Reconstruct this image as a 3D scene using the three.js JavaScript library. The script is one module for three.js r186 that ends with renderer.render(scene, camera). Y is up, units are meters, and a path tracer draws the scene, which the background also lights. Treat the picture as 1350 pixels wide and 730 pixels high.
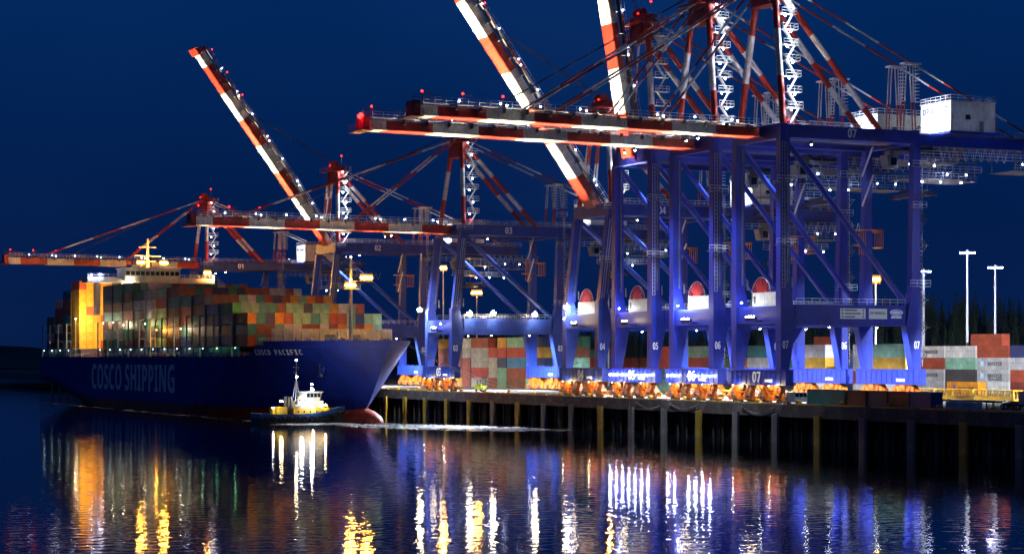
import * as THREE from 'three';
import { mergeGeometries, mergeVertices } from 'three/addons/utils/BufferGeometryUtils.js';
import { FontLoader } from 'three/addons/loaders/FontLoader.js';

// ---------------------------------------------------------------- camera, sky, sun, exposure
// World: x points inland across the quay, -z runs away along the quay, y up, water at y = 0, quay deck at y = 7.
const scene = new THREE.Scene();
const YAW = 24.783 * Math.PI / 180, EYE = 15.62, DECK = 7;
const camera = new THREE.PerspectiveCamera(2 * Math.atan(365 / 2762) * 180 / Math.PI, 1350 / 730, 1, 20000);
camera.position.set(0, EYE, 0);
camera.rotation.y = -YAW;
camera.setViewOffset(1350, 730, 0, -107, 1350, 730);
scene.add(camera);

const renderer = new THREE.WebGLRenderer({ antialias: true });
renderer.toneMapping = THREE.LinearToneMapping;
renderer.toneMappingExposure = 1.35;
renderer.shadowMap.enabled = true;

{ // late dusk sky: a gradient by elevation with thin, uneven cloud all round
  const W = 512, H = 256, d = new Float32Array(W * H * 4);
  const stops = [[-90, .0006, .005, .030], [0, .0010, .0095, .055], [4, .0007, .0110, .064], [10, .0006, .0190, .098], [25, .0006, .0180, .090], [50, .0006, .011, .056], [90, .0006, .008, .040]];
  const hash = (i, j) => { const v = Math.sin(i * 127.1 + j * 311.7) * 43758.5453; return v - Math.floor(v); };
  const smooth = (x, y, per) => { const i = Math.floor(x), j = Math.floor(y), u = x - i, v = y - j, a = u * u * (3 - 2 * u), b = v * v * (3 - 2 * v), g = (p, q) => hash(((p % per) + per) % per, q); return (g(i, j) * (1 - a) + g(i + 1, j) * a) * (1 - b) + (g(i, j + 1) * (1 - a) + g(i + 1, j + 1) * a) * b; };
  for (let j = 0; j < H; j++) {
    const e = (j + .5) / H * 180 - 90;
    let k = 0; while (k < stops.length - 2 && e > stops[k + 1][0]) k++;
    const a = stops[k], b = stops[k + 1], f = Math.min(1, Math.max(0, (e - a[0]) / (b[0] - a[0])));
    for (let i = 0; i < W; i++) { const u = i / W, n = .55 * smooth(u * 40, e / 5, 40) + .3 * smooth(u * 90, e / 2.2 + 9, 90) + .15 * smooth(u * 180, e / 1.1 + 5, 180), m = .66 + .34 * n, g = .0032 * Math.max(0, n - .45), o = (j * W + i) * 4; for (let c = 0; c < 3; c++) d[o + c] = (a[c + 1] + (b[c + 1] - a[c + 1]) * f) * m + g * [1, 1, .9][c]; d[o + 3] = 1; }
  }
  const sky = new THREE.DataTexture(d, W, H, THREE.RGBAFormat, THREE.FloatType);
  sky.mapping = THREE.EquirectangularReflectionMapping; sky.magFilter = THREE.LinearFilter; sky.minFilter = THREE.LinearFilter; sky.needsUpdate = true;
  scene.background = sky; scene.environment = sky;
}
const dusk = new THREE.DirectionalLight(new THREE.Color(.6, .75, 1), 0.02);
dusk.position.set(-400, 300, 300); dusk.shadow.radius = 60; dusk.castShadow = true;
Object.assign(dusk.shadow.camera, { left: -500, right: 500, top: 500, bottom: -500, near: 1, far: 2500 });
scene.add(dusk); scene.add(dusk.target); dusk.target.position.set(200, 0, -500);

// ---------------------------------------------------------------- helpers
let seed = 20240611;
const rnd = () => { seed = (seed + 0x6D2B79F5) | 0; let t = Math.imul(seed ^ (seed >>> 15), 1 | seed); t = (t + Math.imul(t ^ (t >>> 7), 61 | t)) ^ t; return ((t ^ (t >>> 14)) >>> 0) / 4294967296; };
const rr = (a, b) => a + (b - a) * rnd();
const pick = a => a[Math.floor(rnd() * a.length)];
const V = (x, y, z) => new THREE.Vector3(x, y, z);
const lerp = (a, b, f) => a + (b - a) * f, clamp = (x, a, b) => Math.min(b, Math.max(a, x));

const font = await new FontLoader().loadAsync('fonts/droid/droid_sans_bold.typeface.json');

function plain(g) { // every geometry non-indexed with position, normal, uv
  let r = g.index ? g.toNonIndexed() : g;
  for (const k of Object.keys(r.attributes)) if (!['position', 'normal', 'uv'].includes(k)) r.deleteAttribute(k);
  if (!r.attributes.normal) r.computeVertexNormals();
  return r;
}
function metreUV(g) { // uv in metres from the dominant axis of each face
  const p = g.attributes.position, n = g.attributes.normal, uv = new Float32Array(p.count * 2);
  for (let i = 0; i < p.count; i += 3) {
    let nx = 0, ny = 0, nz = 0;
    for (let k = 0; k < 3; k++) { nx += Math.abs(n.getX(i + k)); ny += Math.abs(n.getY(i + k)); nz += Math.abs(n.getZ(i + k)); }
    for (let k = 0; k < 3; k++) {
      const x = p.getX(i + k), y = p.getY(i + k), z = p.getZ(i + k), o = (i + k) * 2;
      if (nx >= ny && nx >= nz) { uv[o] = z; uv[o + 1] = y; } else if (ny >= nz) { uv[o] = x; uv[o + 1] = z; } else { uv[o] = x; uv[o + 1] = y; }
    }
  }
  g.setAttribute('uv', new THREE.BufferAttribute(uv, 2));
  return g;
}
const join = list => { const a = (Array.isArray(list) ? list : [list]).map(plain); return a.length === 1 ? a[0] : mergeGeometries(a, false); };
function solid(list) { return metreUV(join(list)); }
function mesh(name, list, mat, parent) {
  const m = new THREE.Mesh(list.isBufferGeometry && list.userData.ready ? list : solid(list), mat);
  m.name = name; m.castShadow = m.receiveShadow = true; if (parent) parent.add(m);
  return m;
}
const ready = g => { g.userData.ready = true; return g; };
const taken = new Map();
function numbered(name) { const n = taken.get(name) ?? 0; taken.set(name, n + 1); return n ? name + '_' + String(n).padStart(3, '0') : name; }
function thing(name, label, category, x, y, z, ry = 0, group) {
  const o = new THREE.Group(); o.name = numbered(name); o.position.set(x, y, z); o.rotation.y = ry;
  o.userData = { label, category }; if (group) o.userData.group = group;
  scene.add(o); return o;
}
function tag(m, label, category, group, kind) { m.name = numbered(m.name); m.userData = kind ? { kind } : { label, category }; if (kind && label) { m.userData.label = label; } if (group) m.userData.group = group; scene.add(m); return m; }
const group = (name, parent) => { const g = new THREE.Group(); g.name = name; parent.add(g); return g; };

const box = (w, h, d, x = 0, y = 0, z = 0) => new THREE.BoxGeometry(w, h, d).translate(x, y, z);          // centred
const bar = (x0, x1, y0, y1, z0, z1) => box(Math.abs(x1 - x0), Math.abs(y1 - y0), Math.abs(z1 - z0), (x0 + x1) / 2, (y0 + y1) / 2, (z0 + z1) / 2);
function beam(a, b, w, h = w) { // rectangular bar from a to b
  const d = b.clone().sub(a), L = d.length(), g = new THREE.BoxGeometry(w, L, h);
  const q = new THREE.Quaternion().setFromUnitVectors(V(0, 1, 0), d.normalize());
  return g.applyQuaternion(q).translate((a.x + b.x) / 2, (a.y + b.y) / 2, (a.z + b.z) / 2);
}
function pipe(a, b, r, n = 10, r2 = r) {
  const d = b.clone().sub(a), L = d.length(), g = new THREE.CylinderGeometry(r2, r, L, n, 1, false);
  const q = new THREE.Quaternion().setFromUnitVectors(V(0, 1, 0), d.normalize());
  return g.applyQuaternion(q).translate((a.x + b.x) / 2, (a.y + b.y) / 2, (a.z + b.z) / 2);
}
function hexa(b, t) { // b,t: [x0,x1,y,z0,z1]
  const c = [[b[0], b[2], b[3]], [b[1], b[2], b[3]], [b[1], b[2], b[4]], [b[0], b[2], b[4]], [t[0], t[2], t[3]], [t[1], t[2], t[3]], [t[1], t[2], t[4]], [t[0], t[2], t[4]]];
  const f = [[0, 1, 2, 3], [4, 7, 6, 5], [0, 4, 5, 1], [1, 5, 6, 2], [2, 6, 7, 3], [3, 7, 4, 0]], p = [];
  for (const [i, j, k, l] of f) p.push(...c[i], ...c[j], ...c[k], ...c[i], ...c[k], ...c[l]);
  const g = new THREE.BufferGeometry(); g.setAttribute('position', new THREE.Float32BufferAttribute(p, 3));
  g.setAttribute('uv', new THREE.Float32BufferAttribute(new Float32Array(p.length / 3 * 2), 2)); g.computeVertexNormals(); return g;
}
const along = (a, b, f) => a.clone().lerp(b, f);
function railing(pts, h = 1.1, r = .045, step = 1.8, mids = 1) { // posts and rails along a polyline
  const out = [];
  for (let i = 0; i + 1 < pts.length; i++) {
    const a = pts[i], b = pts[i + 1], n = Math.max(1, Math.round(a.distanceTo(b) / step));
    for (let k = 0; k <= n; k++) { const p = along(a, b, k / n); out.push(pipe(p, p.clone().add(V(0, h, 0)), r, 4)); }
    for (let k = 1; k <= mids + 1; k++) { const y = h * k / (mids + 1); out.push(pipe(a.clone().add(V(0, y, 0)), b.clone().add(V(0, y, 0)), r, 4)); }
  }
  return out;
}
function letters(text, height, width, depth = .03) { // flat lettering, left to right along +x, facing +z, centred
  const g = new THREE.ExtrudeGeometry(font.generateShapes(text, 10), { depth: 1, bevelEnabled: false, curveSegments: 3 });
  g.computeBoundingBox(); const b = g.boundingBox, w = b.max.x - b.min.x, hh = b.max.y - b.min.y;
  g.translate(-(b.min.x + b.max.x) / 2, -(b.min.y + b.max.y) / 2, 0);
  const sy = height / hh, sx = width ? width / w : sy; g.scale(sx, sy, depth);
  return g;
}

// ---------------------------------------------------------------- textures and materials
function noiseTex(size, fn, srgb = true) {
  const d = new Uint8Array(size * size * 4);
  for (let j = 0; j < size; j++) for (let i = 0; i < size; i++) {
    const c = fn(i / size, j / size), o = (j * size + i) * 4;
    for (let k = 0; k < 3; k++) d[o + k] = clamp(Math.round((Array.isArray(c) ? c[k] : c) * 255), 0, 255); d[o + 3] = 255;
  }
  const t = new THREE.DataTexture(d, size, size, THREE.RGBAFormat, THREE.UnsignedByteType);
  t.wrapS = t.wrapT = THREE.RepeatWrapping; t.magFilter = THREE.LinearFilter; t.minFilter = THREE.LinearMipmapLinearFilter; t.generateMipmaps = true;
  if (srgb) t.colorSpace = THREE.SRGBColorSpace; t.needsUpdate = true; return t;
}
const lattice = n => { const a = new Float32Array(n * n); for (let i = 0; i < a.length; i++) a[i] = rnd(); return (u, v) => { // tileable value noise
  const x = u * n, y = v * n, i = Math.floor(x), j = Math.floor(y), fx = x - i, fy = y - j, sx = fx * fx * (3 - 2 * fx), sy = fy * fy * (3 - 2 * fy);
  const g = (p, q) => a[((q % n + n) % n) * n + ((p % n + n) % n)];
  return lerp(lerp(g(i, j), g(i + 1, j), sx), lerp(g(i, j + 1), g(i + 1, j + 1), sx), sy); }; };
const n4 = lattice(4), n9 = lattice(9), n16 = lattice(16), n64 = lattice(64), n128 = lattice(128);
const fbm = (u, v) => .4 * n4(u, v) + .25 * n9(u, v) + .2 * n16(u, v) + .15 * n64(u, v);
const paintTex = noiseTex(512, (u, v) => { // weathered paint: faded patches, run streaks, rust at the seams
  const s = n64(u, v * .08) * .5 + n128(u, v * .15) * .5, chip = n128(u, v) > .9 && n16(u, v) > .5, f = .66 + .36 * fbm(u, v) + .22 * (s - .5);
  const seam = Math.min(Math.abs(((v * 4) % 1) - .5), Math.abs(((u * 3) % 1) - .5) * 1.3) < .012 ? .8 : 1, run = clamp((n128(u, v * .06) - .74) * 5, 0, 1) * clamp((n9(u, v) - .42) * 4, 0, 1);
  const c = clamp(f * seam, 0, 1) - (chip ? .16 : 0); return [lerp(c, .50, run * .45), lerp(c, .30, run * .5), lerp(c, .20, run * .5)]; });
paintTex.repeat.set(1 / 13, 1 / 13);
const concreteTex = noiseTex(256, (u, v) => clamp(.55 + .5 * (fbm(u, v) - .5) + .25 * (n128(u, v) - .5), 0, 1)); concreteTex.repeat.set(1 / 14, 1 / 14);
const corrTex = noiseTex(64, (u, v) => { const s = (u * 8) % 1; return s < .35 ? 1 : s < .5 ? 1 - (s - .35) / .15 : s < .85 ? 0 : (s - .85) / .15; }, false); corrTex.repeat.set(1 / 2.24, 1 / 2.24);

const col = (r, g, b) => new THREE.Color().setRGB(r, g, b);
const std = (c, rough, extra = {}) => new THREE.MeshStandardMaterial({ color: c, roughness: rough, metalness: 0, ...extra });
const paint = (r, g, b, rough = .45) => std(col(r, g, b), rough, { map: paintTex });
const M = {
  blue: paint(.006, .026, .40), blueOld: paint(.018, .055, .38), red: paint(.43, .028, .014), white: paint(.74, .74, .72), orange: paint(.78, .20, .015),
  yellow: paint(.78, .44, .010), houseWhite: paint(.80, .80, .74, .5), steel: std(col(.22, .23, .25), .5, { metalness: .6, map: paintTex }), dark: std(col(.02, .021, .024), .6),
  rail: std(col(.55, .57, .60), .45), navy: paint(.008, .018, .10), rubber: std(col(.012, .012, .012), .85), cable: std(col(.05, .05, .055), .6), whiteCable: std(col(.5, .5, .5), .6),
  glass: new THREE.MeshStandardMaterial({ color: col(.01, .015, .02), roughness: .08, metalness: 0 }),
  concrete: std(col(.34, .33, .31), .9, { map: concreteTex }), apron: std(col(.42, .39, .34), .85, { map: concreteTex }), pile: std(col(.34, .33, .31), .9, { map: concreteTex }),
  rock: std(col(.11, .105, .10), .95), fender: paint(.60, .42, .05, .7), fenderGrey: paint(.30, .30, .28, .8),
  hull: paint(.002, .030, .42, .62), boot: paint(.50, .065, .020, .6), hullLetter: std(col(.72, .78, .82), .5), pale: paint(.62, .66, .55, .55), shipWhite: paint(.78, .76, .68, .5),
  timber: std(col(.16, .11, .075), .9, { map: concreteTex }), lime: paint(.62, .75, .05), sign: std(col(.70, .74, .66), .5), ink: std(col(.05, .06, .06), .6), number: std(col(.78, .80, .82), .5),
  tugBlue: paint(.02, .13, .42), tugBlack: paint(.015, .016, .018), rope: std(col(.38, .36, .30), .9),
};
const glow = {};
function emissive(key, r, g, b, k) { return glow[key] ??= new THREE.MeshStandardMaterial({ color: 0x000000, roughness: 1, emissive: col(r, g, b), emissiveIntensity: k }); }
const TONE = { white: [.80, .86, 1], blue: [.55, .62, 1], warm: [1, .80, .48], sodium: [1, .40, .05], red: [1, .012, .010], cyan: [.6, .95, .95], green: [.3, 1, .5] };
const bulbGeo = ready(metreUV(plain(new THREE.IcosahedronGeometry(1, 0))));
// a lamp: a glowing bulb in the thing, and, where it lights its surroundings, a point light of the same size and colour in it
function lamp(parent, x, y, z, tone, r = .2, I = 0, k = 30, name = 'lamp_bulb') {
  const c = TONE[tone], b = new THREE.Mesh(bulbGeo, emissive(tone + k, ...c, k)); b.name = name; b.position.set(x, y, z); b.scale.setScalar(Math.min(r, .24)); parent.add(b);
  if (I) { const L = new THREE.PointLight(col(...c), I); L.name = name; L.position.set(x, y, z); L.shadow.radius = Math.min(r, .24) * .9 / .02; L.castShadow = true; parent.add(L); }
  return b;
}
function flood(parent, p, target, tone, I, deg, r = .2, blend = .6) { // a spotlight with its housing and lens
  const c = TONE[tone], d = target.clone().sub(p).normalize();
  const h = mesh('floodlight', pipe(p.clone().addScaledVector(d, -.7), p.clone().addScaledVector(d, -.05), .28, 8, .34), M.dark, parent);
  const lens = new THREE.Mesh(bulbGeo, emissive(tone + 45, ...c, 45)); lens.name = 'lens'; lens.scale.setScalar(.2); lens.position.copy(p); h.add(lens);
  const L = new THREE.SpotLight(col(...c), I, 0, deg * Math.PI / 360, blend); L.name = 'floodlight'; L.position.copy(p); L.target.position.copy(target); L.shadow.radius = .18 / .02; L.castShadow = true; parent.add(L); parent.add(L.target);
  return h;
}

// ---------------------------------------------------------------- water
function waveNormals(size, tile, rms, lo, hi, count) {
  const hx = new Float32Array(size * size), hz = new Float32Array(size * size), ws = [];
  for (let k = 0; k < count; k++) {
    const lam = lo * Math.pow(hi / lo, rnd()), a = rnd() * Math.PI * 2, kx = Math.round(tile / lam * Math.cos(a)), kz = Math.round(tile / lam * Math.sin(a));
    if (kx || kz) ws.push([kx, kz, rnd() * 6.283, Math.pow(Math.hypot(kx, kz), -.35)]);
  }
  for (const [kx, kz, ph, w] of ws) {
    const n = Math.hypot(kx, kz), cx = [], cz = [], sx = [], sz = [];
    for (let i = 0; i < size; i++) { const A = 2 * Math.PI * kx * i / size + ph, B = 2 * Math.PI * kz * i / size; cx.push(Math.cos(A)); sx.push(Math.sin(A)); cz.push(Math.cos(B)); sz.push(Math.sin(B)); }
    for (let j = 0; j < size; j++) for (let i = 0; i < size; i++) { const c = (cx[i] * cz[j] - sx[i] * sz[j]) * w; hx[j * size + i] += c * kx / n; hz[j * size + i] += c * kz / n; }
  }
  let s = 0; for (let i = 0; i < hx.length; i++) s += hx[i] * hx[i] + hz[i] * hz[i]; s = Math.sqrt(s / hx.length);
  // slopes are stored enlarged eight times; normalScale brings them back, so that eight bits suffice
  const d = new Uint8Array(size * size * 4), f = rms / s * 8;
  for (let i = 0; i < hx.length; i++) { const x = -hx[i] * f, y = -hz[i] * f, l = Math.hypot(x, y, 1); d[i * 4] = (x / l * .5 + .5) * 255; d[i * 4 + 1] = (y / l * .5 + .5) * 255; d[i * 4 + 2] = (1 / l * .5 + .5) * 255; d[i * 4 + 3] = 255; }
  const t = new THREE.DataTexture(d, size, size, THREE.RGBAFormat, THREE.UnsignedByteType); t.wrapS = t.wrapT = THREE.RepeatWrapping; t.magFilter = THREE.LinearFilter; t.needsUpdate = true; return t;
}
const waterNormal = waveNormals(1024, 26, .0090, .18, 3.2, 150); waterNormal.repeat.set(1 / 26, 1 / 26);
const waterMat = new THREE.MeshPhysicalMaterial({ color: col(.002, .006, .012), roughness: .035, metalness: 0, ior: 1.333, normalMap: waterNormal, normalScale: new THREE.Vector2(.125, .125) });
{
  const g = new THREE.PlaneGeometry(16000, 16000).rotateX(-Math.PI / 2).translate(0, 0, -4000);
  const m = mesh('water', g, waterMat); m.userData = { kind: 'structure' }; scene.add(m);
}

// ---------------------------------------------------------------- wharf, yard, hills
const EDGE = 209.6, RAIL = 213.6, GAUGE = 30.48;
const structure = o => { o.userData.kind = 'structure'; scene.add(o); return o; };
{
  const w = new THREE.Group(); w.name = 'wharf'; structure(w);
  mesh('deck_slab', bar(EDGE, 252, 5.6, DECK, -980, -170), M.apron, w);
  mesh('edge_beam', bar(EDGE - .35, EDGE - .003, 4.7, DECK + .02, -980, -170), M.concrete, w);
  const kerb = ready(solid(bar(-.2, .2, 0, .28, -6.2, 6.2)));
  const panel = ready(solid([bar(-.85, -.35, -1.0, 5.2, -.95, .95), bar(-.35, 0, .6, 4.6, -.35, .35)]));
  const chain = ready(solid([pipe(V(-.3, 4.9, -1.1), V(0, 6.3, -1.9), .05, 4), pipe(V(-.3, 4.9, 1.1), V(0, 6.3, 1.9), .05, 4)]));
  const pileG = ready(solid(pipe(V(0, -3, 0), V(0, 5.0, 0), .5, 10))), raker = ready(solid(pipe(V(-2.4, -3, 0), V(0, 5.0, 0), .42, 8)));
  const timber = ready(solid(pipe(V(0, -3, 0), V(0, 4.7, 0), .3, 8, .26)));
  const cap = ready(solid(bar(0, 34, 4.6, 5.58, -.8, .8)));
  for (let n = -15; n <= 38; n++) {
    const t = 406 + 14.3 * n; if (t < 185 || t > 965) continue;
    const p = mesh('fender_panel', panel, t > 470 && t < 640 ? M.fender : (n % 3 ? M.fenderGrey : M.fender), w); p.position.set(EDGE - .36, 0, -t);  // middle stretch all yellow: sodium light there put into the paint
    if (t < 640) { const c = mesh('fender_chain', chain, M.steel, w); c.position.set(EDGE - .4, 0, -t); }
    const k = mesh('kerb_block', kerb, M.yellow, w); k.position.set(EDGE + .35, DECK + .004, -t - 7.15);
    if (t < 640) for (const k of [3.575, 7.15, 10.725]) { const q = mesh('timber_pile', timber, M.timber, w); q.position.set(EDGE + .45, 0, -t - k); }
    if (t < 700) for (let h = 0; h < 2; h++) {
      const z = -t - 3.6 - 7.15 * h;
      const c = mesh('pile_cap', cap, M.pile, w); c.position.set(EDGE + .9, 0, z);
      for (const x of [1.6, 8, 15]) { const q = mesh('pile', pileG, M.pile, w); q.position.set(EDGE + x, 0, z); }
      const r = mesh('raking_pile', raker, M.pile, w); r.position.set(EDGE + 5.2, 0, z + .9);
    }
  }
  for (const x of [RAIL, RAIL + GAUGE]) mesh('crane_rail', bar(x - .06, x + .06, DECK + .004, DECK + .09, -980, -170), M.steel, w);
  // swags of rope along the face
  const swag = []; for (const n of [-5, -3, -2, 1]) { const t = 406 + 14.3 * n; let a = null; for (let k = 0; k <= 8; k++) { const f = k / 8, b = V(EDGE - .5, 6.4 - 1.0 * Math.sin(Math.PI * f) * (1 + .3 * ((n * 7 + 60) % 3)), -(t + 1.2 + 11.8 * f)); if (a) swag.push(pipe(a, b, .05, 4)); a = b; } }
  const sw = mesh('hanging_rope', swag, M.rope, w);
  const rock = new THREE.PlaneGeometry(1, 1, 12, 400); { const p = rock.attributes.position; for (let i = 0; i < p.count; i++) { const f = p.getX(i) + .5, t = 170 + (p.getY(i) + .5) * 810; p.setXYZ(i, EDGE + 14 + f * 26 + rr(-.5, .5), -3.5 + 9 * f + rr(-.4, .4), -t + rr(-.5, .5)); } rock.computeVertexNormals(); }
  mesh('rock_slope', rock, M.rock, w);
}
{
  const y = mesh('terminal_yard', bar(252, 470, 4, DECK - .004, -1500, -170), M.apron); structure(y);
  // rolling forested ground inland, and the low far shore
  const hillH = (x, t) => { const a = clamp((x - 415) / 130, 0, 1), s = a * a * (3 - 2 * a); return 6.5 + s * (15 + 4 * Math.sin(t / 95) + 3 * Math.sin(t / 41 + 2) + 10 * clamp((760 - t) / 400, -.3, 1)); };
  const g = new THREE.PlaneGeometry(1, 1, 40, 120), p = g.attributes.position;
  for (let i = 0; i < p.count; i++) { const x = 400 + (p.getX(i) + .5) * 700, t = 150 + (p.getY(i) + .5) * 2400; p.setXYZ(i, x, hillH(x, t) + rr(-.4, .4), -t); }
  g.computeVertexNormals();
  structure(mesh('forest_hill', g, std(col(.045, .06, .035), .95)));
  const s = new THREE.PlaneGeometry(1, 1, 160, 8), q = s.attributes.position;
  for (let i = 0; i < q.count; i++) { const u = (q.getX(i) + .5), v = q.getY(i) + .5, x = -2600 + u * 5200, hh = Math.sin(Math.PI * Math.min(1, v * 1.2)) * (30 + 9 * Math.sin(u * 23) + 7 * Math.sin(u * 51 + 1) + rr(-2, 2)); q.setXYZ(i, x, -1 + hh, -3500 - v * 900); }
  s.computeVertexNormals();
  structure(mesh('far_shore', s, std(col(.014, .020, .016), .95)));

  // conifers: ranks that can be told apart on the skyline, the rest one wood
  const needle = [std(col(.045, .075, .050), .9), std(col(.055, .085, .050), .9), std(col(.040, .068, .050), .9)], bark = std(col(.05, .035, .025), .9);
  const crownGeo = k => { const out = []; const tiers = 13; for (let i = 0; i < tiers; i++) { const f = i / tiers, y = 3 + 17 * f, R = (3.1 * Math.pow(1 - f, .85) + .25), nb = 11;
    for (let b = 0; b < nb; b++) { const a = b / nb * 6.283 + i * 1.7 + rr(-.25, .25), L = R * rr(.65, 1.15), dr = L * rr(.3, .55), hw = .5 * rr(.7, 1.2) * (1 - f * .5), c = Math.cos(a), s2 = Math.sin(a);
      const tip = [c * L, y - dr, s2 * L], root = [0, y + .5, 0], m = [.55 * L * c, y - dr * .35, .55 * L * s2];
      const l = [m[0] - s2 * hw, m[1] - .25, m[2] + c * hw], r = [m[0] + s2 * hw, m[1] - .25, m[2] - c * hw], up = [m[0], m[1] + .35, m[2]];
      for (const tri of [[root, l, up], [root, up, r], [tip, up, l], [tip, r, up], [root, r, l], [tip, l, r]]) out.push(...tri.flat()); } }
    out.push(-.2, 18, 0, .2, 18, 0, 0, 21.6, 0, 0, 18, -.2, 0, 18, .2, 0, 21.6, 0);
    const g2 = new THREE.BufferGeometry(); g2.setAttribute('position', new THREE.Float32BufferAttribute(out, 3)); g2.setAttribute('uv', new THREE.Float32BufferAttribute(new Float32Array(out.length / 3 * 2), 2)); g2.computeVertexNormals(); return ready(g2); };
  const crowns = [crownGeo(0), crownGeo(1), crownGeo(2)], trunkG = ready(solid(pipe(V(0, -1, 0), V(0, 18, 0), .38, 6, .08)));
  let n = 0;
  for (let k = 0; k < 64; k++) {
    const t = 470 + k * 9.5 + rr(-3, 3), x = 545 + rr(-16, 16), c = thing('conifer_tree', 'tall dark conifer on the wooded skyline behind the container yard', 'tree', x, hillH(x, t) - .2, -t, rr(0, 6.28), 'conifers along the skyline');
    const h = rr(.5, .85); c.scale.set(h * rr(.85, 1.1), h, h * rr(.85, 1.1));
    mesh('trunk', trunkG, bark, c); mesh('crown', crowns[k % 3], needle[k % 3], c);
  }
  const N = 2600, im = new THREE.InstancedMesh(crowns[1], std(col(.046, .076, .05), .9), N), mt = new THREE.Matrix4();
  for (let i = 0; i < N; i++) { const t = 330 + Math.pow(rnd(), .8) * 1500, x = 424 + rnd() * 240, h = rr(.45, .8); mt.compose(V(x, hillH(x, t) - .3, -t), new THREE.Quaternion().setFromAxisAngle(V(0, 1, 0), rnd() * 6.28), V(h, h, h)); im.setMatrixAt(i, mt); }
  im.name = 'conifer_wood'; im.castShadow = im.receiveShadow = true; tag(im, 'dark conifer wood covering the hillside behind the yard', null, null, 'stuff');
}

// ---------------------------------------------------------------- shipping containers
const BOXC = { rust: [.40, .075, .035], red: [.58, .06, .03], brown: [.27, .09, .04], maroon: [.20, .035, .03], grey: [.50, .51, .50], white: [.72, .72, .66], blue: [.02, .11, .40], navy: [.02, .04, .15], teal: [.02, .28, .26], green: [.03, .22, .10], mint: [.26, .55, .38], orange: [.82, .30, .015], mustard: [.70, .36, .03], sky: [.06, .30, .68], lime: [.03, .50, .10], charcoal: [.06, .065, .07], ochre: [.78, .46, .03] };
const boxMat = {}; for (const k in BOXC) boxMat[k] = std(col(...BOXC[k]), .55, { map: paintTex, bumpMap: corrTex, bumpScale: .035 });
const frameMat = {}; for (const k in BOXC) frameMat[k] = std(col(...BOXC[k]), .5, { map: paintTex });
const COLOURWORD = { rust: 'rust red', red: 'bright red', brown: 'brown', maroon: 'dark maroon', grey: 'light grey', white: 'off white', blue: 'blue', navy: 'navy blue', teal: 'teal', green: 'dark green', mint: 'pale green', orange: 'orange', mustard: 'mustard', sky: 'sky blue', lime: 'bright green', charcoal: 'charcoal', ochre: 'ochre yellow' };
const TIER = ['at the bottom', 'second up', 'third up', 'fourth up', 'fifth up', 'sixth up', 'seventh up'];
const CW = 2.44, CH = 2.9;
function containerGeos(L) { // long axis z, base at y 0
  const h = L / 2, w = CW / 2, e = .09;
  const body = ready(solid(bar(-w + e * .6, w - e * .6, .16, CH - .1, -h + e, h - e)));
  const fr = []; for (const x of [-1, 1]) { for (const z of [-1, 1]) fr.push(bar(x * w, x * (w - .14), 0, CH, z * h, z * (h - .14))); fr.push(bar(x * w, x * (w - .1), 0.002, .18, -h + .141, h - .141), bar(x * w, x * (w - .1), CH - .14, CH - .002, -h + .141, h - .141)); }
  for (const z of [-1, 1]) fr.push(bar(-w + .141, w - .141, .001, .2, z * h, z * (h - .1)), bar(-w + .141, w - .141, CH - .16, CH - .001, z * h, z * (h - .1)));
  const doors = ready(solid([bar(-1.05, -.02, .22, CH - .18, h - e - .005, h - .03), bar(.02, 1.05, .22, CH - .18, h - e - .005, h - .03)])), rods = [];
  for (const x of [-.75, -.3, .3, .75]) rods.push(bar(x - .025, x + .025, .22, CH - .18, h - .029, h + .015));
  return { body, frame: ready(solid(fr)), doors, rods: ready(solid(rods)) };
}
const C40 = containerGeos(12.19), C20 = containerGeos(6.06);
const letterCache = {}; const lettering = (txt, h, w) => letterCache[txt + h + w] ??= ready(solid(letters(txt, h, w)));
const STAR = (() => { const s = new THREE.Shape(); for (let i = 0; i < 14; i++) { const a = i / 14 * 6.283, r = i % 2 ? .28 : .62; i ? s.lineTo(Math.cos(a) * r, Math.sin(a) * r) : s.moveTo(r, 0); } return ready(solid(new THREE.ExtrudeGeometry(s, { depth: .02, bevelEnabled: false }))); })();
function container(c, x, y, z, label, grp, opt = {}) {
  const G = opt.short ? C20 : C40, o = thing('shipping_container', label, 'container', x, y, z, opt.ry ?? 0, grp);
  mesh('body', G.body, boxMat[c], o); mesh('frame', G.frame, frameMat[c], o);
  mesh('doors', G.doors, frameMat[c], o); mesh('locking_rods', G.rods, frameMat[c], o);
  if (opt.text) { // on the long side that faces the water (-x)
    const put = (g, m, zz, yy, nm) => { const l = mesh(nm, g, m, o); l.rotation.y = -Math.PI / 2; l.position.set(-CW / 2 - .012, yy, zz); return l; };
    if (opt.text === 'MAERSK') { put(lettering('MAERSK', .95, 5.4), M.ink, .9, 1.45, 'lettering'); const q = put(ready(solid(box(1.35, 1.35, .02))), std(col(.25, .52, .72), .5), -4.2, 1.45, 'emblem'); const st = put(STAR, M.white, -4.2, 1.45, 'star'); st.position.x -= .03; if (opt.text2) put(lettering(opt.text2, .7, 5.4), M.ink, .9, .6, 'lettering'); }
    else if (opt.text === 'Hapag-Lloyd') { put(lettering('Hapag-Lloyd', 1.0, 6), M.navy, 1.4, 1.3, 'lettering'); put(ready(solid([bar(-.55, -.2, -.7, .7, 0, .02), bar(.2, .55, -.7, .7, 0, .02), bar(-.2, .2, -.15, .2, 0, .02)])), std(col(.05, .05, .3), .5), -3.2, 1.45, 'emblem'); }
    else put(lettering(opt.text, .8, opt.tw), opt.tm ?? M.number, opt.tz ?? 0, 1.5, 'lettering');
  }
  return o;
}
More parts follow.
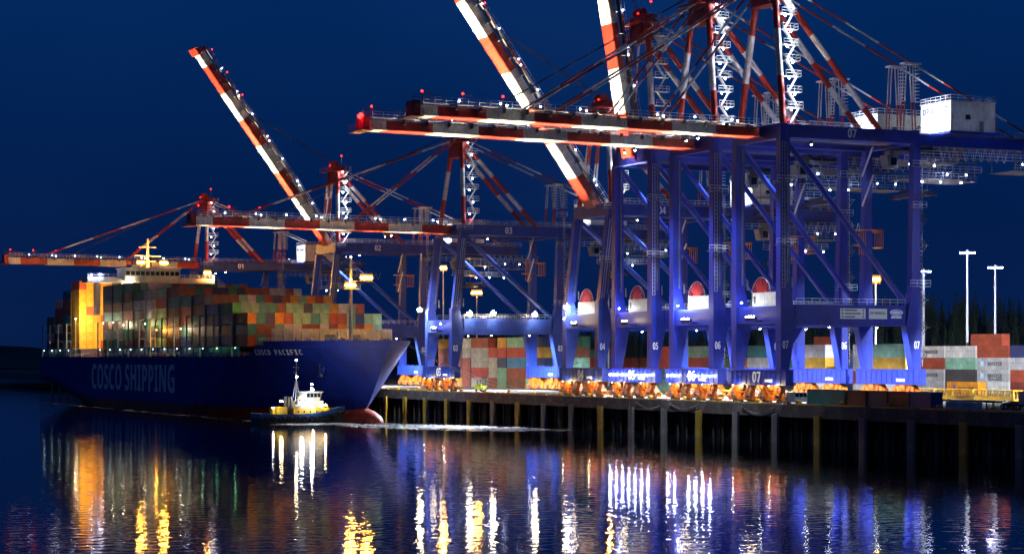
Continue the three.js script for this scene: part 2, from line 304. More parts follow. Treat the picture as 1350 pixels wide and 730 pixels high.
{
  const put = (q, t0, list, where, short) => list.forEach((s, i) => {
    const [c, text, ex] = Array.isArray(s) ? s : [s];
    container(c, q, DECK + .004 + i * (CH + .012), -(t0 + (short ? 3.03 : 6.1)), `${COLOURWORD[c]} ${text === 'MAERSK' ? 'star emblem ' : ''}container ${list.length > 1 ? TIER[i] + ' ' : ''}${where}`, `containers ${where}`, { short, text, ...(ex ?? {}) });
  });
  const W = 'in the yard beside the tall white lamp masts';
  put(320, 393.2, ['maroon', 'rust', 'grey', 'navy'], W);
  put(320, 406, ['white', ['grey', 'MAERSK', { text2: 'SEALAND' }], ['grey', 'MAERSK'], 'rust'], W);
  put(313, 408.7, [['orange', 'Hapag-Lloyd']], 'standing alone in front of the grey yard stacks');
  put(320, 418.8, ['charcoal', 'charcoal', 'mint', ['white']], W);
  put(322.6, 412, ['grey', 'grey', 'teal', 'orange', 'rust'], W);
  put(320, 431.6, [['grey'], ['grey', 'MAERSK'], 'rust', ['white', 'MAERSK']], W);
  put(320, 444.4, ['navy', 'maroon', 'white', 'sky'], W);
  const B = 'in the yard rows between the crane legs', pal = ['rust', 'brown', 'grey', 'mint', 'green', 'blue', 'red', 'white', 'teal', 'maroon', 'navy', 'orange', 'rust', 'brown', 'mint'];
  for (let i = 0; i < 19; i++) { const n = 3 + Math.floor(rnd() * 2.4), l = []; for (let k = 0; k < n; k++) l.push(i === 3 && k === 3 ? ['mint', 'MAERSK'] : pick(pal)); const q = 320 + (i % 4 === 2 ? 2.6 : 0), t0 = 457.2 + 12.8 * i; if (i % 3 === 1) { put(q, t0, l, B, true); put(q, t0 + 6.3, l.map(() => pick(pal)), B, true); } else put(q, t0, l, B); }
  const L = 'in the five high stacks near the forklift';
  const rows = [['brown', 'brown', 'navy', 'mustard', 'navy'], ['brown', 'rust', 'sky', 'red', 'mint'], ['mint', 'mint', 'navy', 'red', 'mustard'], ['grey', 'red', 'grey', 'grey', 'rust'], ['rust', 'rust', 'rust', 'grey', 'white'], ['maroon', 'brown', 'maroon', 'brown', 'mustard']];
  rows.forEach((r, i) => { if (i % 2) put(252.6, 523 + 12.8 * i, r, L); else { put(252.6, 523 + 12.8 * i, r, L, true); put(252.6, 529.3 + 12.8 * i, [...rows[(i + 1) % 6]].reverse().slice(0, 5 - (i === 2)), L, true); } });
    put(257.5, 509.5, ['brown', 'mint', 'mint', 'brown', 'green'], L);
  const Y = 'behind the landside legs of cranes 06 and 07';
  put(262, 397, ['white', 'grey', 'ochre', 'white'], Y);
  put(264, 383, ['white', 'rust', 'white', 'white'], Y, true);
  put(262, 366.5, ['white', 'grey', 'ochre', 'mint'], Y);
  put(266, 425, ['teal', 'rust', 'white', 'teal'], 'behind the landside leg of crane 05');
  put(266, 455, ['teal', 'brown', 'red', 'mint'], 'beside the orange lamp post behind crane 04');
  put(266, 470, ['mint', 'green', 'red', 'red'], 'behind the landside leg of crane 04');
  // low boxes standing in a line on the quay edge
  const E1 = 'standing on the bare quay edge near the white van';
  const edge = [['teal', 315, false], ['maroon', 308.4, true], ['navy', 302, true], ['brown', 295.6, true], ['blue', 289.3, true]];
  for (const [c, t, long] of edge) { const o = container(c, EDGE + 2.6, DECK + .004, -(t + (long ? 3.03 : 6.1) ) , `${COLOURWORD[c]} container ${E1}`, 'boxes in a line on the quay edge', { short: long }); }
}

// ---------------------------------------------------------------- quay cranes
const TYPES = {
  big: { hb: 51.3, bh: 1.75, bw: 4.8, ap: 81, apx: 1.5, Lb: 70.5, hx: -1.2, lean: 0, back: 66, paint: 'blue', band: 9.6, stays: [.62, .30] },
  small: { hb: 41.3, bh: 2.1, bw: 4.8, ap: 65.5, apx: 4.6, Lb: 70, hx: .6, lean: 2.6, back: 66, paint: 'blueOld', band: 9.4, stays: [.86, .40] },
};
const bogieGeo = (() => { const g = [hexa([-.55, .55, .55, -2.45, 2.45], [-.55, .55, 1.95, -1.7, 1.7]), bar(-.75, .75, .4, 1.2, -2.5, -1.3), bar(-.75, .75, .4, 1.2, 1.3, 2.5), bar(-.8, .8, 1.0, 2.0, -.5, .5), hexa([-.7, .7, 1.2, -2.3, -1.6], [-.6, .6, 1.9, -1.9, -1.6]), hexa([-.7, .7, 1.2, 1.6, 2.3], [-.6, .6, 1.9, 1.6, 1.9])]; return ready(solid(g)); })();
const wheelGeo = ready(solid(new THREE.CylinderGeometry(.42, .42, .28, 14).rotateZ(Math.PI / 2)));
const motorGeo = ready(solid([new THREE.CylinderGeometry(.28, .28, .9, 8).rotateZ(Math.PI / 2).translate(-.95, 1.25, 0), bar(-1.3, -.6, .85, 1.15, -.4, .4)]));
const equalGeo = ready(solid([hexa([-.5, .5, 1.96, -4.4, 4.4], [-.62, .62, 3.4, -2.6, 2.6]), bar(-.8, .8, 2.0, 2.7, -3.6, -2.6), bar(-.8, .8, 2.0, 2.7, 2.6, 3.6), bar(-.9, .9, 2.5, 3.41, -.8, .8), hexa([-.72, .72, 2.0, -1.9, -1.2], [-.72, .72, 3.3, -2.5, -2.0]), hexa([-.72, .72, 2.0, 1.2, 1.9], [-.72, .72, 3.3, 2.0, 2.5])]));
const loopGeo = (() => { const out = []; for (let i = 0; i < 9; i++) { let a = null; for (let k = 0; k <= 8; k++) { const f = k / 8, b = V(i * 1.9 + f * 1.7, -2.6 * Math.sin(Math.PI * f), 0); if (a) out.push(pipe(a, b, .05, 4)); a = b; } } return ready(solid(out)); })();

function striped(name, a, b, r, n, parent, first = 0) { // a pipe painted in red and white lengths
  for (let i = 0; i < n; i++) mesh(name, pipe(along(a, b, i / n), along(a, b, (i + 1) / n), r, 10), (i + first) % 2 ? M.white : M.red, parent);
}
function makeCrane(num, t, type, deg, label, o = {}) {
  const T = TYPES[type], P = M[T.paint], c = thing('quay_crane', label, 'crane', RAIL, DECK + .004, -t, 0, 'gantry cranes along the quay');
  const zs = 8.2, top = T.hb - .6, G = GAUGE, lean = y => T.lean * clamp((y - 18) / (T.hb - 18), 0, 1);
  // running gear
  for (const x of [0, G]) {
    for (const s of [-1, 1]) {
      const e = mesh('equaliser_beam', equalGeo, M.orange, c); e.position.set(x, 0, s * 5.35);
      for (const k of [-2.65, 2.65]) {
        const b = mesh('bogie', bogieGeo, M.orange, c); b.position.set(x, .05, s * 5.35 + k);
        for (const w of [-1.5, -.5, .5, 1.5]) { const h = mesh('wheel', wheelGeo, M.steel, b); h.position.set(0, .44, w * .95); }
        const m = mesh('travel_motor', motorGeo, M.steel, b);
      }
      mesh('buffer', pipe(V(x, 1.2, s * 10.4), V(x, 1.2, s * 12.2), .25, 8), M.yellow, c);
    }
    mesh('sill_beam', [bar(x - .85, x + .85, 3.5, 6.3, -10.8, 10.8), bar(x - 1.0, x + 1.0, 6.3, 6.42, -10.9, 10.9), bar(x - 1.0, x + 1.0, 3.42, 3.5, -10.9, 10.9)], P, c);
    const st = []; for (let k = -9; k <= 9; k += 1.8) st.push(bar(x - .93, x - .851, 3.6, 6.2, k - .04, k + .04)); mesh('stiffener', st, P, c);
    // lower legs, wide under the portal
    for (const s of [-1, 1]) {
      const inn = x ? -1 : 1, o0 = x - inn * .85;
      const mk = (w, y, zw) => inn > 0 ? [o0, o0 + w, y, s * zs - zw, s * zs + zw] : [o0 - w, o0, y, s * zs - zw, s * zs + zw];
      mesh('lower_leg', hexa(mk(1.75, 6.43, .95), mk(3.5, 15.0, .95)), P, c);
      mesh('leg_knee', hexa(mk(3.5, 15.002, .97), mk(2.2, 21.5, .93)), P, c);
      const ux = x ? 0 : 1, y1 = top;
      const U = (y, w) => { const l = ux * lean(y); return inn > 0 ? [o0 + l, o0 + l + w, y, s * zs - .8, s * zs + .8] : [o0 - w, o0, y, s * zs - .8, s * zs + .8]; };
      mesh('upper_leg', hexa(U(21.502, 2.15), U(y1, x ? 1.5 : 2.1)), P, c);
      // ladder on the landside leg
      if (x && s > 0) { const l = []; for (let y = 8; y < 46; y += .8) l.push(bar(x + .95, x + 1.45, y, y + .06, s * zs + .5, s * zs + .56)); l.push(bar(x + .95, x + 1.0, 7, 46, s * zs + .47, s * zs + .59), bar(x + 1.4, x + 1.45, 7, 46, s * zs + .47, s * zs + .59)); mesh('ladder', l, M.rail, c); }
    }
    mesh('portal_cross_beam', bar(x - .7, x + .7, 15.4, 18.6, -zs + .98, zs - .98), P, c);
    mesh('upper_cross_beam', bar(x - .7 + (x ? 0 : T.lean), x + .7 + (x ? 0 : T.lean), top - .2, top + 2.6, -zs - .6, zs + .6), P, c);
  }
  for (const s of [-1, 1]) {
    mesh('portal_beam', [bar(2.66, G - 2.66, 15.02, 18.9, s * zs - .8, s * zs + .8), bar(2.66, G - 2.66, 14.9, 15.02, s * zs - .95, s * zs + .95)], P, c);
    mesh('upper_side_beam', bar(.75 + T.lean, G - .75, top - .1, top + 2.4, s * zs - .55, s * zs + .55), P, c);
    mesh('diagonal_brace', pipe(V(1.2 + T.lean, top - 1, s * zs), V(G - 2.2, 19.2, s * zs), .55, 10), P, c);
    mesh('portal_handrail', railing([V(2.7, 18.92, s * (zs + .7)), V(G - 2.7, 18.92, s * (zs + .7))]), M.rail, c);
  }
  // stair zigzag up the landside near leg
  { const f = []; let y = 6.6, d = 1; while (y < 40) { for (const k of [1.25, 1.85]) f.push(beam(V(G + k, y, zs - d * 1.5), V(G + k, y + 2.6, zs + d * 1.5), .07, .16)); f.push(bar(G + 1.0, G + 2.0, y + 2.6, y + 2.68, zs + d * 1.5 - .5, zs + d * 1.5 + .5)); y += 2.68; d = -d; if (y > 17 && y < 20) y += 0; } mesh('access_stair', f, M.steel, c); }
  // platforms round the legs
  for (const [x, y] of [[G, 22.6], [lean(30), 30]]) {
    const pl = mesh('leg_platform', [bar(x - 2.4, x + 2.4, y, y + .12, zs + .9, zs + 2.0), bar(x + 1.2, x + 2.4, y, y + .12, zs - 1.8, zs + .89)], M.steel, c);
    mesh('handrail', railing([V(x - 2.4, y + .12, zs + 2), V(x + 2.4, y + .12, zs + 2), V(x + 2.4, y + .12, zs - 1.8)]), M.rail, pl);
  }
  for (const [x, y, w] of [[G, 38, 1.6], [G, 46, 1.6], [lean(40), 42, 2.2]]) { const pl = mesh('leg_platform', [bar(x - w, x + w, y, y + .1, zs + .9, zs + 1.8)], M.steel, c); mesh('handrail', railing([V(x - w, y + .1, zs + 1.8), V(x + w, y + .1, zs + 1.8)]), M.rail, pl); }
  for (const s of [-1, 1]) mesh('cable_tray', [bar(lean(24) + 1.6, lean(24) + 1.9, 22, 24, s * zs + .82, s * zs + .95), beam(V(lean(24) + .6, 23, s * zs + .9), V(lean(T.hb) + .6, top - 1, s * zs + .9), .3, .1)], M.steel, c);
  { const l = [], a = V(lean(22) - .2, 22, zs + .86), b = V(lean(T.hb) - .2, top - 1, zs + .86), n = 34; for (let i = 0; i <= n; i++) { const p = along(a, b, i / n); l.push(bar(p.x - .3, p.x + .3, p.y, p.y + .05, p.z, p.z + .05)); } for (const k of [-.3, .3]) l.push(pipe(a.clone().add(V(k, 0, 0)), b.clone().add(V(k, 0, 0)), .05, 4)); mesh('ladder', l, M.rail, c); }
  // lift cage on the far landside leg
  { const y = 31, k = mesh('lift_cage', [bar(G + 1.0, G + 3.2, y, y + .2, -zs - 1.2, -zs + 1.4), bar(G + 1.0, G + 3.2, y + 3.2, y + 3.5, -zs - 1.2, -zs + 1.4), bar(G - 2.8, G - 1.0, y + .4, y + .7, -zs - 1.2, -zs + 1.4), ...[0, 1, 2, 3, 4].map(i => bar(G + 1.0 + i * .5, G + 1.12 + i * .5, y, y + 3.2, -zs + 1.3, -zs + 1.4)), ...[0, 1, 2, 3].map(i => bar(G - 2.8 + i * .5, G - 2.68 + i * .5, y - 1.5, y + 3.4, -zs + 1.3, -zs + 1.4)), bar(G - 2.8, G + 3.2, y + 3.5, y + 3.7, -zs - 1.2, -zs + 1.4)], M.orange, c); }
  // machinery house and main girder
  const gy = T.hb, gh = T.bh + .3, hx = T.hx + T.lean;
  const gi = mesh('main_girder', [bar(hx + .3, T.back, gy, gy + gh, -T.bw / 2 + .5, T.bw / 2 - .5), bar(hx + .3, T.back, gy - .18, gy - .002, -T.bw / 2, T.bw / 2)], P, c);
  mesh('girder_walkway', [bar(hx + 2, T.back, gy + gh + .0, gy + gh + .08, T.bw / 2 - .4, T.bw / 2 + 1.0), bar(hx + 2, T.back, gy + gh, gy + gh + .08, -T.bw / 2 - 1.0, -T.bw / 2 + .4)], M.steel, gi);
  for (const s of [-1, 1]) mesh('handrail', railing([V(hx + 2, gy + gh + .08, s * (T.bw / 2 + 1)), V(T.back, gy + gh + .08, s * (T.bw / 2 + 1))], 1.1, .045, 2.4), M.rail, gi);
  const hy = gy + gh + .7, hh = 6.0, H = mesh('machinery_house', [bar(41.5, 52.5, hy, hy + hh, -5, 5), bar(41.3, 52.7, hy + hh, hy + hh + .15, -5.2, 5.2)], M.houseWhite, c);
  mesh('house_base', [bar(41, 53, hy - .5, hy, -5.4, 5.4), bar(42, 43, gy + gh, hy - .5, -2, 2), bar(51, 52, gy + gh, hy - .5, -2, 2)], P, c);
  mesh('roof_railing', railing([V(41.5, hy + hh + .15, -5), V(41.5, hy + hh + .15, 5), V(52.5, hy + hh + .15, 5), V(52.5, hy + hh + .15, -5), V(41.5, hy + hh + .15, -5)], 1.1, .05, 1.7), M.rail, H);
  mesh('door', bar(48.6, 49.6, hy + .1, hy + 2.2, 5.002, 5.06), M.steel, H);
  mesh('window', bar(45.2, 46.4, hy + 2.4, hy + 3.4, 5.002, 5.05), M.glass, H);
  { const l = mesh('lettering', letters('DP WORLD', 1.25, 8.2), M.navy, H); l.rotation.y = -Math.PI / 2; l.position.set(41.5 - .04, hy + 4.5, 0); }
  mesh('girder_rear_platform', [bar(T.back - 8, T.back + 2, gy - 4.6, gy - 4.5, -4, 4), ...[-3.8, 3.8].flatMap(z => [-7.5, -1, 1.6].map(x => bar(T.back + x - .08, T.back + x + .08, gy - 4.5, gy - .19, z - .08, z + .08))), ...railing([V(T.back - 8, gy - 4.5, 4), V(T.back + 2, gy - 4.5, 4)])], M.steel, c);
  { const sw = mesh('service_walkway', [bar(34, T.back + 3, gy - 2.6, gy - 2.5, 3.4, 4.4), ...Array.from({ length: 18 }, (_, i) => bar(34.5 + i * 2, 34.6 + i * 2, gy - 2.5, gy - .19, 3.0, 3.1)), bar(34, T.back + 3, gy - .5, gy - .4, 3.0, 3.1)], M.steel, c); mesh('handrail', railing([V(34, gy - 2.5, 4.4), V(T.back + 3, gy - 2.5, 4.4)], 1.1, .045, 2), M.rail, sw); }
  mesh('travelling_ropes', [-1.2, -.4, .4, 1.2].map(z => pipe(V(hx + 1, gy - .5, z), V(T.back, gy - .5, z), .035, 4)), M.cable, c);
  mesh('junction_box', [bar(1.2, 2.2, 19.0, 20.4, zs - 3.4, zs - 2.2)], M.steel, c);
  mesh('stair_to_girder', [0, 1].flatMap(k => [beam(V(28, T.hb - 12 + k * 6, -zs + 2), V(28, T.hb - 6 + k * 6, -zs + 6), .1, .5)]), M.rail, c);
  // trolley, cab, head block and spreader parked on the back reach
  const tx = o.trolley ?? 35, tr = group('trolley', c);
  mesh('trolley_frame', [bar(tx - 4, tx + 4, gy - 1.5, gy - .9, -3.4, 3.4), bar(tx - 4, tx - 3.4, gy - .9, gy - .2, -2.6, 2.6), bar(tx + 3.4, tx + 4, gy - .9, gy - .2, -2.6, 2.6)], M.navy, tr);
  mesh('operator_cab', [hexa([tx - 6.6, tx - 4.4, gy - 5.0, .2, 2.6], [tx - 7.2, tx - 4.4, gy - 2.4, .2, 2.6]), bar(tx - 6.2, tx - 4, gy - 2.4, gy - 1.5, .5, 2.2)], M.steel, tr);
  mesh('cab_window', bar(tx - 6.2, tx - 4.8, gy - 4.4, gy - 2.9, 2.602, 2.66), M.glass, tr);
  mesh('platform', [bar(tx - 4, tx + 9, gy - 3.7, gy - 3.6, -4.2, 4.2), bar(tx - 2, tx + 11, gy - 6.9, gy - 6.8, -4.2, 4.2), ...[-4.1, 4.1].flatMap(z => [-1.8, 3, 8].map(x => bar(tx + x - .08, tx + x + .08, gy - 6.8, gy - 1.0, z - .08, z + .08)))], M.steel, tr);
  for (const [xa, yy, zz] of [[-4, -3.6, 4.1], [-2, -6.8, 4.1], [-2, -6.8, -4.1]]) mesh('handrail', railing([V(tx + xa, gy + yy, zz), V(tx + xa + 13, gy + yy, zz)]), M.rail, tr);
  mesh('hoist_ropes', [-2, 2].flatMap(x => [-2, 2].map(z => pipe(V(tx + 1 + x, gy - 9.0, z), V(tx + 1 + x, gy - 1.5, z), .05, 4))), M.cable, tr);
  mesh('spreader', [bar(tx - .6, tx + 2.6, gy - 9.6, gy - 9.0, -2.6, 2.6), bar(tx + .2, tx + 1.8, gy - 10.4, gy - 9.65, -6.0, 6.0), bar(tx - .2, tx + 2.2, gy - 10.5, gy - 9.9, -6.4, -6.02), bar(tx - .2, tx + 2.2, gy - 10.5, gy - 9.9, 6.02, 6.4)], M.navy, tr);
  { const f = mesh('festoon_cable', loopGeo, M.whiteCable, tr); f.position.set(tx + 5, gy - .4, 3.3); }
  // A-frame, apex, stays
  const apn = V(T.apx, T.ap, 3), apf = V(T.apx, T.ap, -3), fb = y => V(lean(T.hb) + .4, top + 2.6, y);
  const A = group('a_frame', c);
  striped('front_leg', fb(zs - .2), apn, type === 'big' ? .68 : .6, 3, A); striped('front_leg', fb(-zs + .2), apf, type === 'big' ? .68 : .6, 3, A);
  for (const s of [-1, 1]) striped('back_leg', V(26, gy + gh, s * 3.1), V(T.apx + .6, T.ap - .4, s * 2.6), .6, type === 'big' ? 6 : 5, A);
  mesh('apex_platform', [bar(T.apx - 3, T.apx + 3.2, T.ap - .3, T.ap, -4.4, 4.4), bar(T.apx - .9, T.apx + .9, T.ap - 1.8, T.ap + 1.4, -3.4, 3.4), bar(T.apx + .9, T.apx + 2.4, T.ap, T.ap + 1.8, -2.4, 2.4), hexa([T.apx - 1.4, T.apx + 1.4, T.ap - 4.2, -3.6, 3.6], [T.apx - 1.1, T.apx + 1.1, T.ap - 1.81, -3.4, 3.4])], M.red, A);
  mesh('apex_railing', railing([V(T.apx - 3, T.ap, -4.4), V(T.apx - 3, T.ap, 4.4), V(T.apx + 3.2, T.ap, 4.4), V(T.apx + 3.2, T.ap, -4.4)]), M.red, A);
  mesh('sheave', [-1.6, 0, 1.6].map(z => new THREE.CylinderGeometry(.9, .9, .25, 14).rotateX(Math.PI / 2).translate(T.apx - .2, T.ap + 2.2, z)), M.red, A);
  mesh('mast_rod', pipe(V(T.apx + 2, T.ap + 1.8, 1), V(T.apx + 2, T.ap + 4.6, 1), .06, 5), M.rail, A);
  lamp(A, T.apx + 2, T.ap + 4.7, 1, 'red', .24, 6, 12, 'beacon_lamp'); lamp(A, T.apx - 2.8, T.ap + 1.3, 4, 'red', .2, 0, 12, 'beacon_lamp');
  for (const s of [-1, 1]) striped('back_stay', V(T.back - 1, gy + gh, s * 2.6), V(T.apx + 1.2, T.ap + .6, s * 2.2), .2, 8, A);
  for (const s of [-1, 1]) { // trestles that carry the back stays
    const x = 33, y0 = gy + gh, yt = lerp(T.ap + .6, gy + gh, (x - T.apx) / (T.back - T.apx)) - .4, z = s * 2.5, ym = lerp(y0, yt, .45);
    const tres = (ya, yb, m) => mesh('stay_trestle', [-1, 1].flatMap(k => [-1, 1].map(j => beam(V(x + k * lerp(1.5, .7, (ya - y0) / (yt - y0)), ya, z + j * .5), V(x + k * lerp(1.5, .7, (yb - y0) / (yt - y0)), yb, z + j * .5), .2))), m, A);
    tres(y0, ym, M.red); tres(ym, yt, M.white);
    const rungs = []; for (let y = ym; y < yt; y += .7) rungs.push(bar(x + 1.5, x + 2.5, y, y + .1, z - .5, z + .5)); mesh('trestle_ladder', [...rungs, bar(x + 1.4, x + 1.5, ym, yt, z - .5, z - .4), bar(x + 1.4, x + 1.5, ym, yt, z + .4, z + .5), bar(x - 1.4, x + 2.6, yt - .3, yt, z - .9, z + .9)], M.rail, A);
  }
  { // lit zigzag stair on the near front leg
    const st = []; const a = fb(zs - .2), b = apn; let d = 1; const n = type === 'big' ? 9 : 7;
    for (let i = 0; i < n; i++) { const p = along(a, b, i / n), q = along(a, b, (i + 1) / n); const x0 = 1.4, x1 = 3.4;
      st.push(beam(V(p.x + (d > 0 ? x0 : x1), p.y, p.z + .3), V(q.x + (d > 0 ? x1 : x0), q.y - .1, q.z + .3), .12, .8), bar(q.x + .6, q.x + 4, q.y - .1, q.y, q.z - .4, q.z + 1.1), ...railing([V(q.x + .6, q.y, q.z + 1.1), V(q.x + 4, q.y, q.z + 1.1), V(q.x + 4, q.y, q.z - .4)], 1.1, .05, 1.7)); d = -d; }
    mesh('mast_stair', st, M.white, A);
    const lit = o.stairLit ?? 0; if (lit) for (let i = 1; i <= n; i++) { const p = along(a, b, i / n); lamp(A, p.x + (i % 2 ? 1.2 : 2.2), p.y - .5, p.z + 1.3, 'white', .2, 80 * lit, 30, 'stair_lamp'); }
  }
  // boom on its hinge
  const B = group('boom', c); B.position.set(hx, gy + .6, 0); B.rotation.z = -deg * Math.PI / 180;
  const nb = Math.floor(T.Lb / T.band) + 1, w2 = T.bw / 2, y0 = -.6, y1 = y0 + T.bh;
  for (let i = 0; i < nb; i++) { const xa = -Math.min(T.Lb, i * T.band), xb = -Math.min(T.Lb, (i + 1) * T.band);
    mesh('boom_section', [bar(xb, xa, y0 + .16, y1, -w2 + .5, w2 - .5), bar(xb, xa, y0, y0 + .158, -w2, w2), bar(xb, xa, y0 - .12, y0 - .002, -w2 + .15, -w2 + .4), bar(xb, xa, y0 - .12, y0 - .002, w2 - .4, w2 - .15)], i % 2 ? M.white : M.red, B); }
  mesh('boom_walkway', [bar(-T.Lb, -1, y1 + .3, y1 + .38, w2 - .4, w2 + .9), ...Array.from({ length: 14 }, (_, i) => bar(-3 - i * (T.Lb - 5) / 14, -2.85 - i * (T.Lb - 5) / 14, y1 - .6, y1 + .299, w2 - .5, w2 + .8))], M.steel, B);
  for (const [yy, zz] of [[y1 + .38, w2 + .9], [y1, -w2 + .6]]) mesh('handrail', railing([V(-T.Lb, yy, zz), V(-1, yy, zz)], 1.1, .045, 2.2), M.rail, B);
  mesh('boom_tip', [bar(-T.Lb - 2.4, -T.Lb - .01, y0 - .4, y0 - .2, -w2 - 1, w2 + 1), bar(-T.Lb - 1.4, -T.Lb - .01, y0 - .2, y1 + .9, -w2 + .6, w2 - .6), ...railing([V(-T.Lb - 2.4, y0 - .2, -w2 - 1), V(-T.Lb - 2.4, y0 - .2, w2 + 1), V(-T.Lb, y0 - .2, w2 + 1)]), ...railing([V(-T.Lb - 1.4, y1 + .9, w2 - .6), V(-T.Lb + 4, y1 + .9, w2 - .6)])], M.red, B);
  mesh('lamp_bracket', [0, 1, 2].flatMap(i => [bar(-T.Lb + 1 + i * 8 - .06, -T.Lb + 1 + i * 8 + .06, y1, y1 + 2.6, -.06, .06), bar(-T.Lb + 1 + i * 8, -T.Lb + 3 + i * 8, y1 + 2.5, y1 + 2.6, -.06, .06)]), M.red, B);
  for (let i = 0; i < 3; i++) lamp(B, -T.Lb + 1 + i * 8, y1 + 2.8, 0, 'red', .22, 0, 14, 'beacon_lamp');
  if (o.bigBeacon) { lamp(B, -T.Lb - 2, y1 + .6, w2 - .4, 'red', .24, 60, 14, 'beacon_lamp'); for (const [a2, b2] of [[.4, 0], [-.4, 0], [0, .4], [0, -.4], [.3, .3], [-.3, -.3]]) lamp(B, -T.Lb - 2 + a2, y1 + .6 + b2, w2 - .4, 'red', .24, 0, 14, 'beacon_lamp'); }
  for (let i = 0; i < 8; i++) { const x = -T.Lb + 7 + i * (T.Lb - 9) / 7.6; lamp(B, x, y1 + 1.0, w2 + .7, 'blue', .2, 0, 34, 'walkway_lamp'); if (i % 2) lamp(B, x + 1.4, y1 + .8, w2 + .5, 'white', .18, 0, 30, 'walkway_lamp'); }
  // fore stays
  B.updateMatrix(); const onBoom = f => V(-T.Lb * f, y1, 0).applyMatrix4(B.matrix), apx = V(T.apx - 1, T.ap + .6, 0);
  for (const f of T.stays) for (const s of [-1, 1]) {
    const e = onBoom(f); e.z = s * 1.9; const a = apx.clone(); a.z = s * 2.1;
    if (deg < 10) striped('fore_stay', e, a, .22, f > .5 ? 6 : 5, A);
    else { // folded: one link hangs beside the mast, the other lies along the boom, a rope joins them
      const full = Math.hypot(T.apx - 1 - (hx - T.Lb * f), T.ap - gy - 2) / 2, k = Math.min(full, T.ap - gy - 6), h1 = V(a.x - 1.4 - .8 * (f > .5), a.y - k, a.z), e2 = V(-T.Lb * f + Math.min(full, T.Lb * f - 4), y1 + 1.3, s * 1.9).applyMatrix4(B.matrix), e1 = V(-T.Lb * f, y1 + 1.3, s * 1.9).applyMatrix4(B.matrix);
      striped('fore_stay', a, h1, .22, 4, A); striped('fore_stay', e1, e2, .22, 4, A);
    }
  }
  mesh('boom_hoist_ropes', [-1, 0, 1].map(s => { const e = onBoom(.72); e.z = s * .7; return pipe(e, V(T.apx - .6, T.ap + 2.6, s * .7), .06, 4); }), M.cable, A);
  // cable reel and electrical house on the waterside portal
  if (o.reel) {
    const R = group('cable_reel', c), cx = 2.5, cy = 20.9, r = 3.5, sp = [];
    for (let i = 0; i < 30; i++) { const a = i / 30 * 6.283; sp.push(beam(V(cx, cy + .5 * Math.sin(a), -3.4 + .5 * Math.cos(a)), V(cx, cy + r * Math.sin(a), -3.4 + r * Math.cos(a)), .10, .22)); }
    mesh('reel_spokes', sp, M.red, R); mesh('reel_drum', new THREE.CylinderGeometry(1.3, 1.3, .5, 24).rotateZ(Math.PI / 2).translate(cx + .4, cy, -3.4), M.red, R);
    mesh('reel_rim', new THREE.TorusGeometry(r, .09, 6, 40).rotateY(Math.PI / 2).translate(cx, cy, -3.4), M.steel, R);
    const h = mesh('electrical_house', [bar(-.2, 1.9, 18.62, 21.3, -2.2, 7.0)], M.houseWhite, c); mesh('vent', bar(-.26, -.202, 19.2, 20.6, -1.8, -1.1), M.dark, h); lamp(c, -1.5, 19.4, -4.2, 'white', .2, o.reel, 30, 'work_lamp');
  }
  // numbers, signs
  const mark = (txt, h, w, x, y, z, water, par = c) => { const l = mesh('number', lettering(txt, h, w), M.number, par); if (water) l.rotation.y = -Math.PI / 2; l.position.set(x, y, z); };
  mark(num, 1.5, 1.25, .15, 11.2, zs + .952, false); mark(num, 1.5, 1.25, G - .15, 11.2, zs + .952, false);
  mark(num, 2.1, 3.0, -.90, 5.0, .4, true); mark(num, 1.7, 2.0, 15.5, top + 1.3, zs + .552, false);
  const sign = (x0, x1, rows) => { const s = mesh('sign_board', bar(x0, x1, 16.2, 18.2, zs + .802, zs + .86), M.sign, c); if (rows) mesh('sign_print', Array.from({ length: rows }, (_, i) => [bar(x0 + .3, x0 + .7, 17.7 - i * .62, 17.98 - i * .62, zs + .86, zs + .872), bar(x0 + 1.0, lerp(x0, x1, [.66, .8, .58][i]), 17.72 - i * .62, 17.95 - i * .62, zs + .86, zs + .872), bar(x1 - .7, x1 - .35, 17.7 - i * .62, 17.98 - i * .62, zs + .86, zs + .872)]).flat(), M.ink, s); return s; };
  if (o.signs) {
    sign(12.6, 18.4, 3);
    const s2 = sign(19.2, 23.4, 0), l = mesh('lettering', lettering('DP WORLD', .55, 3.2), M.ink, s2); l.position.set(21.1, 17.35, zs + .862); mesh('emblem', bar(22.7, 23.1, 17.0, 17.5, zs + .86, zs + .875), std(col(.6, .6, .1), .5), s2);
    const e = mesh('maker_emblem', [new THREE.TorusGeometry(1, .16, 6, 28).scale(1.35, .5, 1).translate(25.6, 17.5, zs + .85), new THREE.CylinderGeometry(1, 1, .05, 24).rotateX(Math.PI / 2).scale(1.05, .3, 1).translate(25.6, 17.5, zs + .85), bar(24.4, 25.4, 16.35, 16.85, zs + .81, zs + .85), bar(25.5, 26.8, 16.35, 16.85, zs + .81, zs + .85)], M.number, c);
  }
  mesh('nameplate', Array.from({ length: 5 }, (_, i) => bar(-.94, -.86, 4.0, 4.55, 3.4 + i * .55, 3.85 + i * .55)), M.number, c);
  mesh('nameplate', Array.from({ length: 5 }, (_, i) => bar(G - .94, G - .86, 4.0, 4.55, 3.4 + i * .55, 3.85 + i * .55)), M.number, c);

  // ---- lamps of the crane
  const low = deg < 10, out = low ? [[.12, 30], [.30, 20], [.52, 15], [.78, 14]] : [[.2, 24], [.5, 17], [.85, 15]];
  const src = V(-2.4, 16.6, 0);
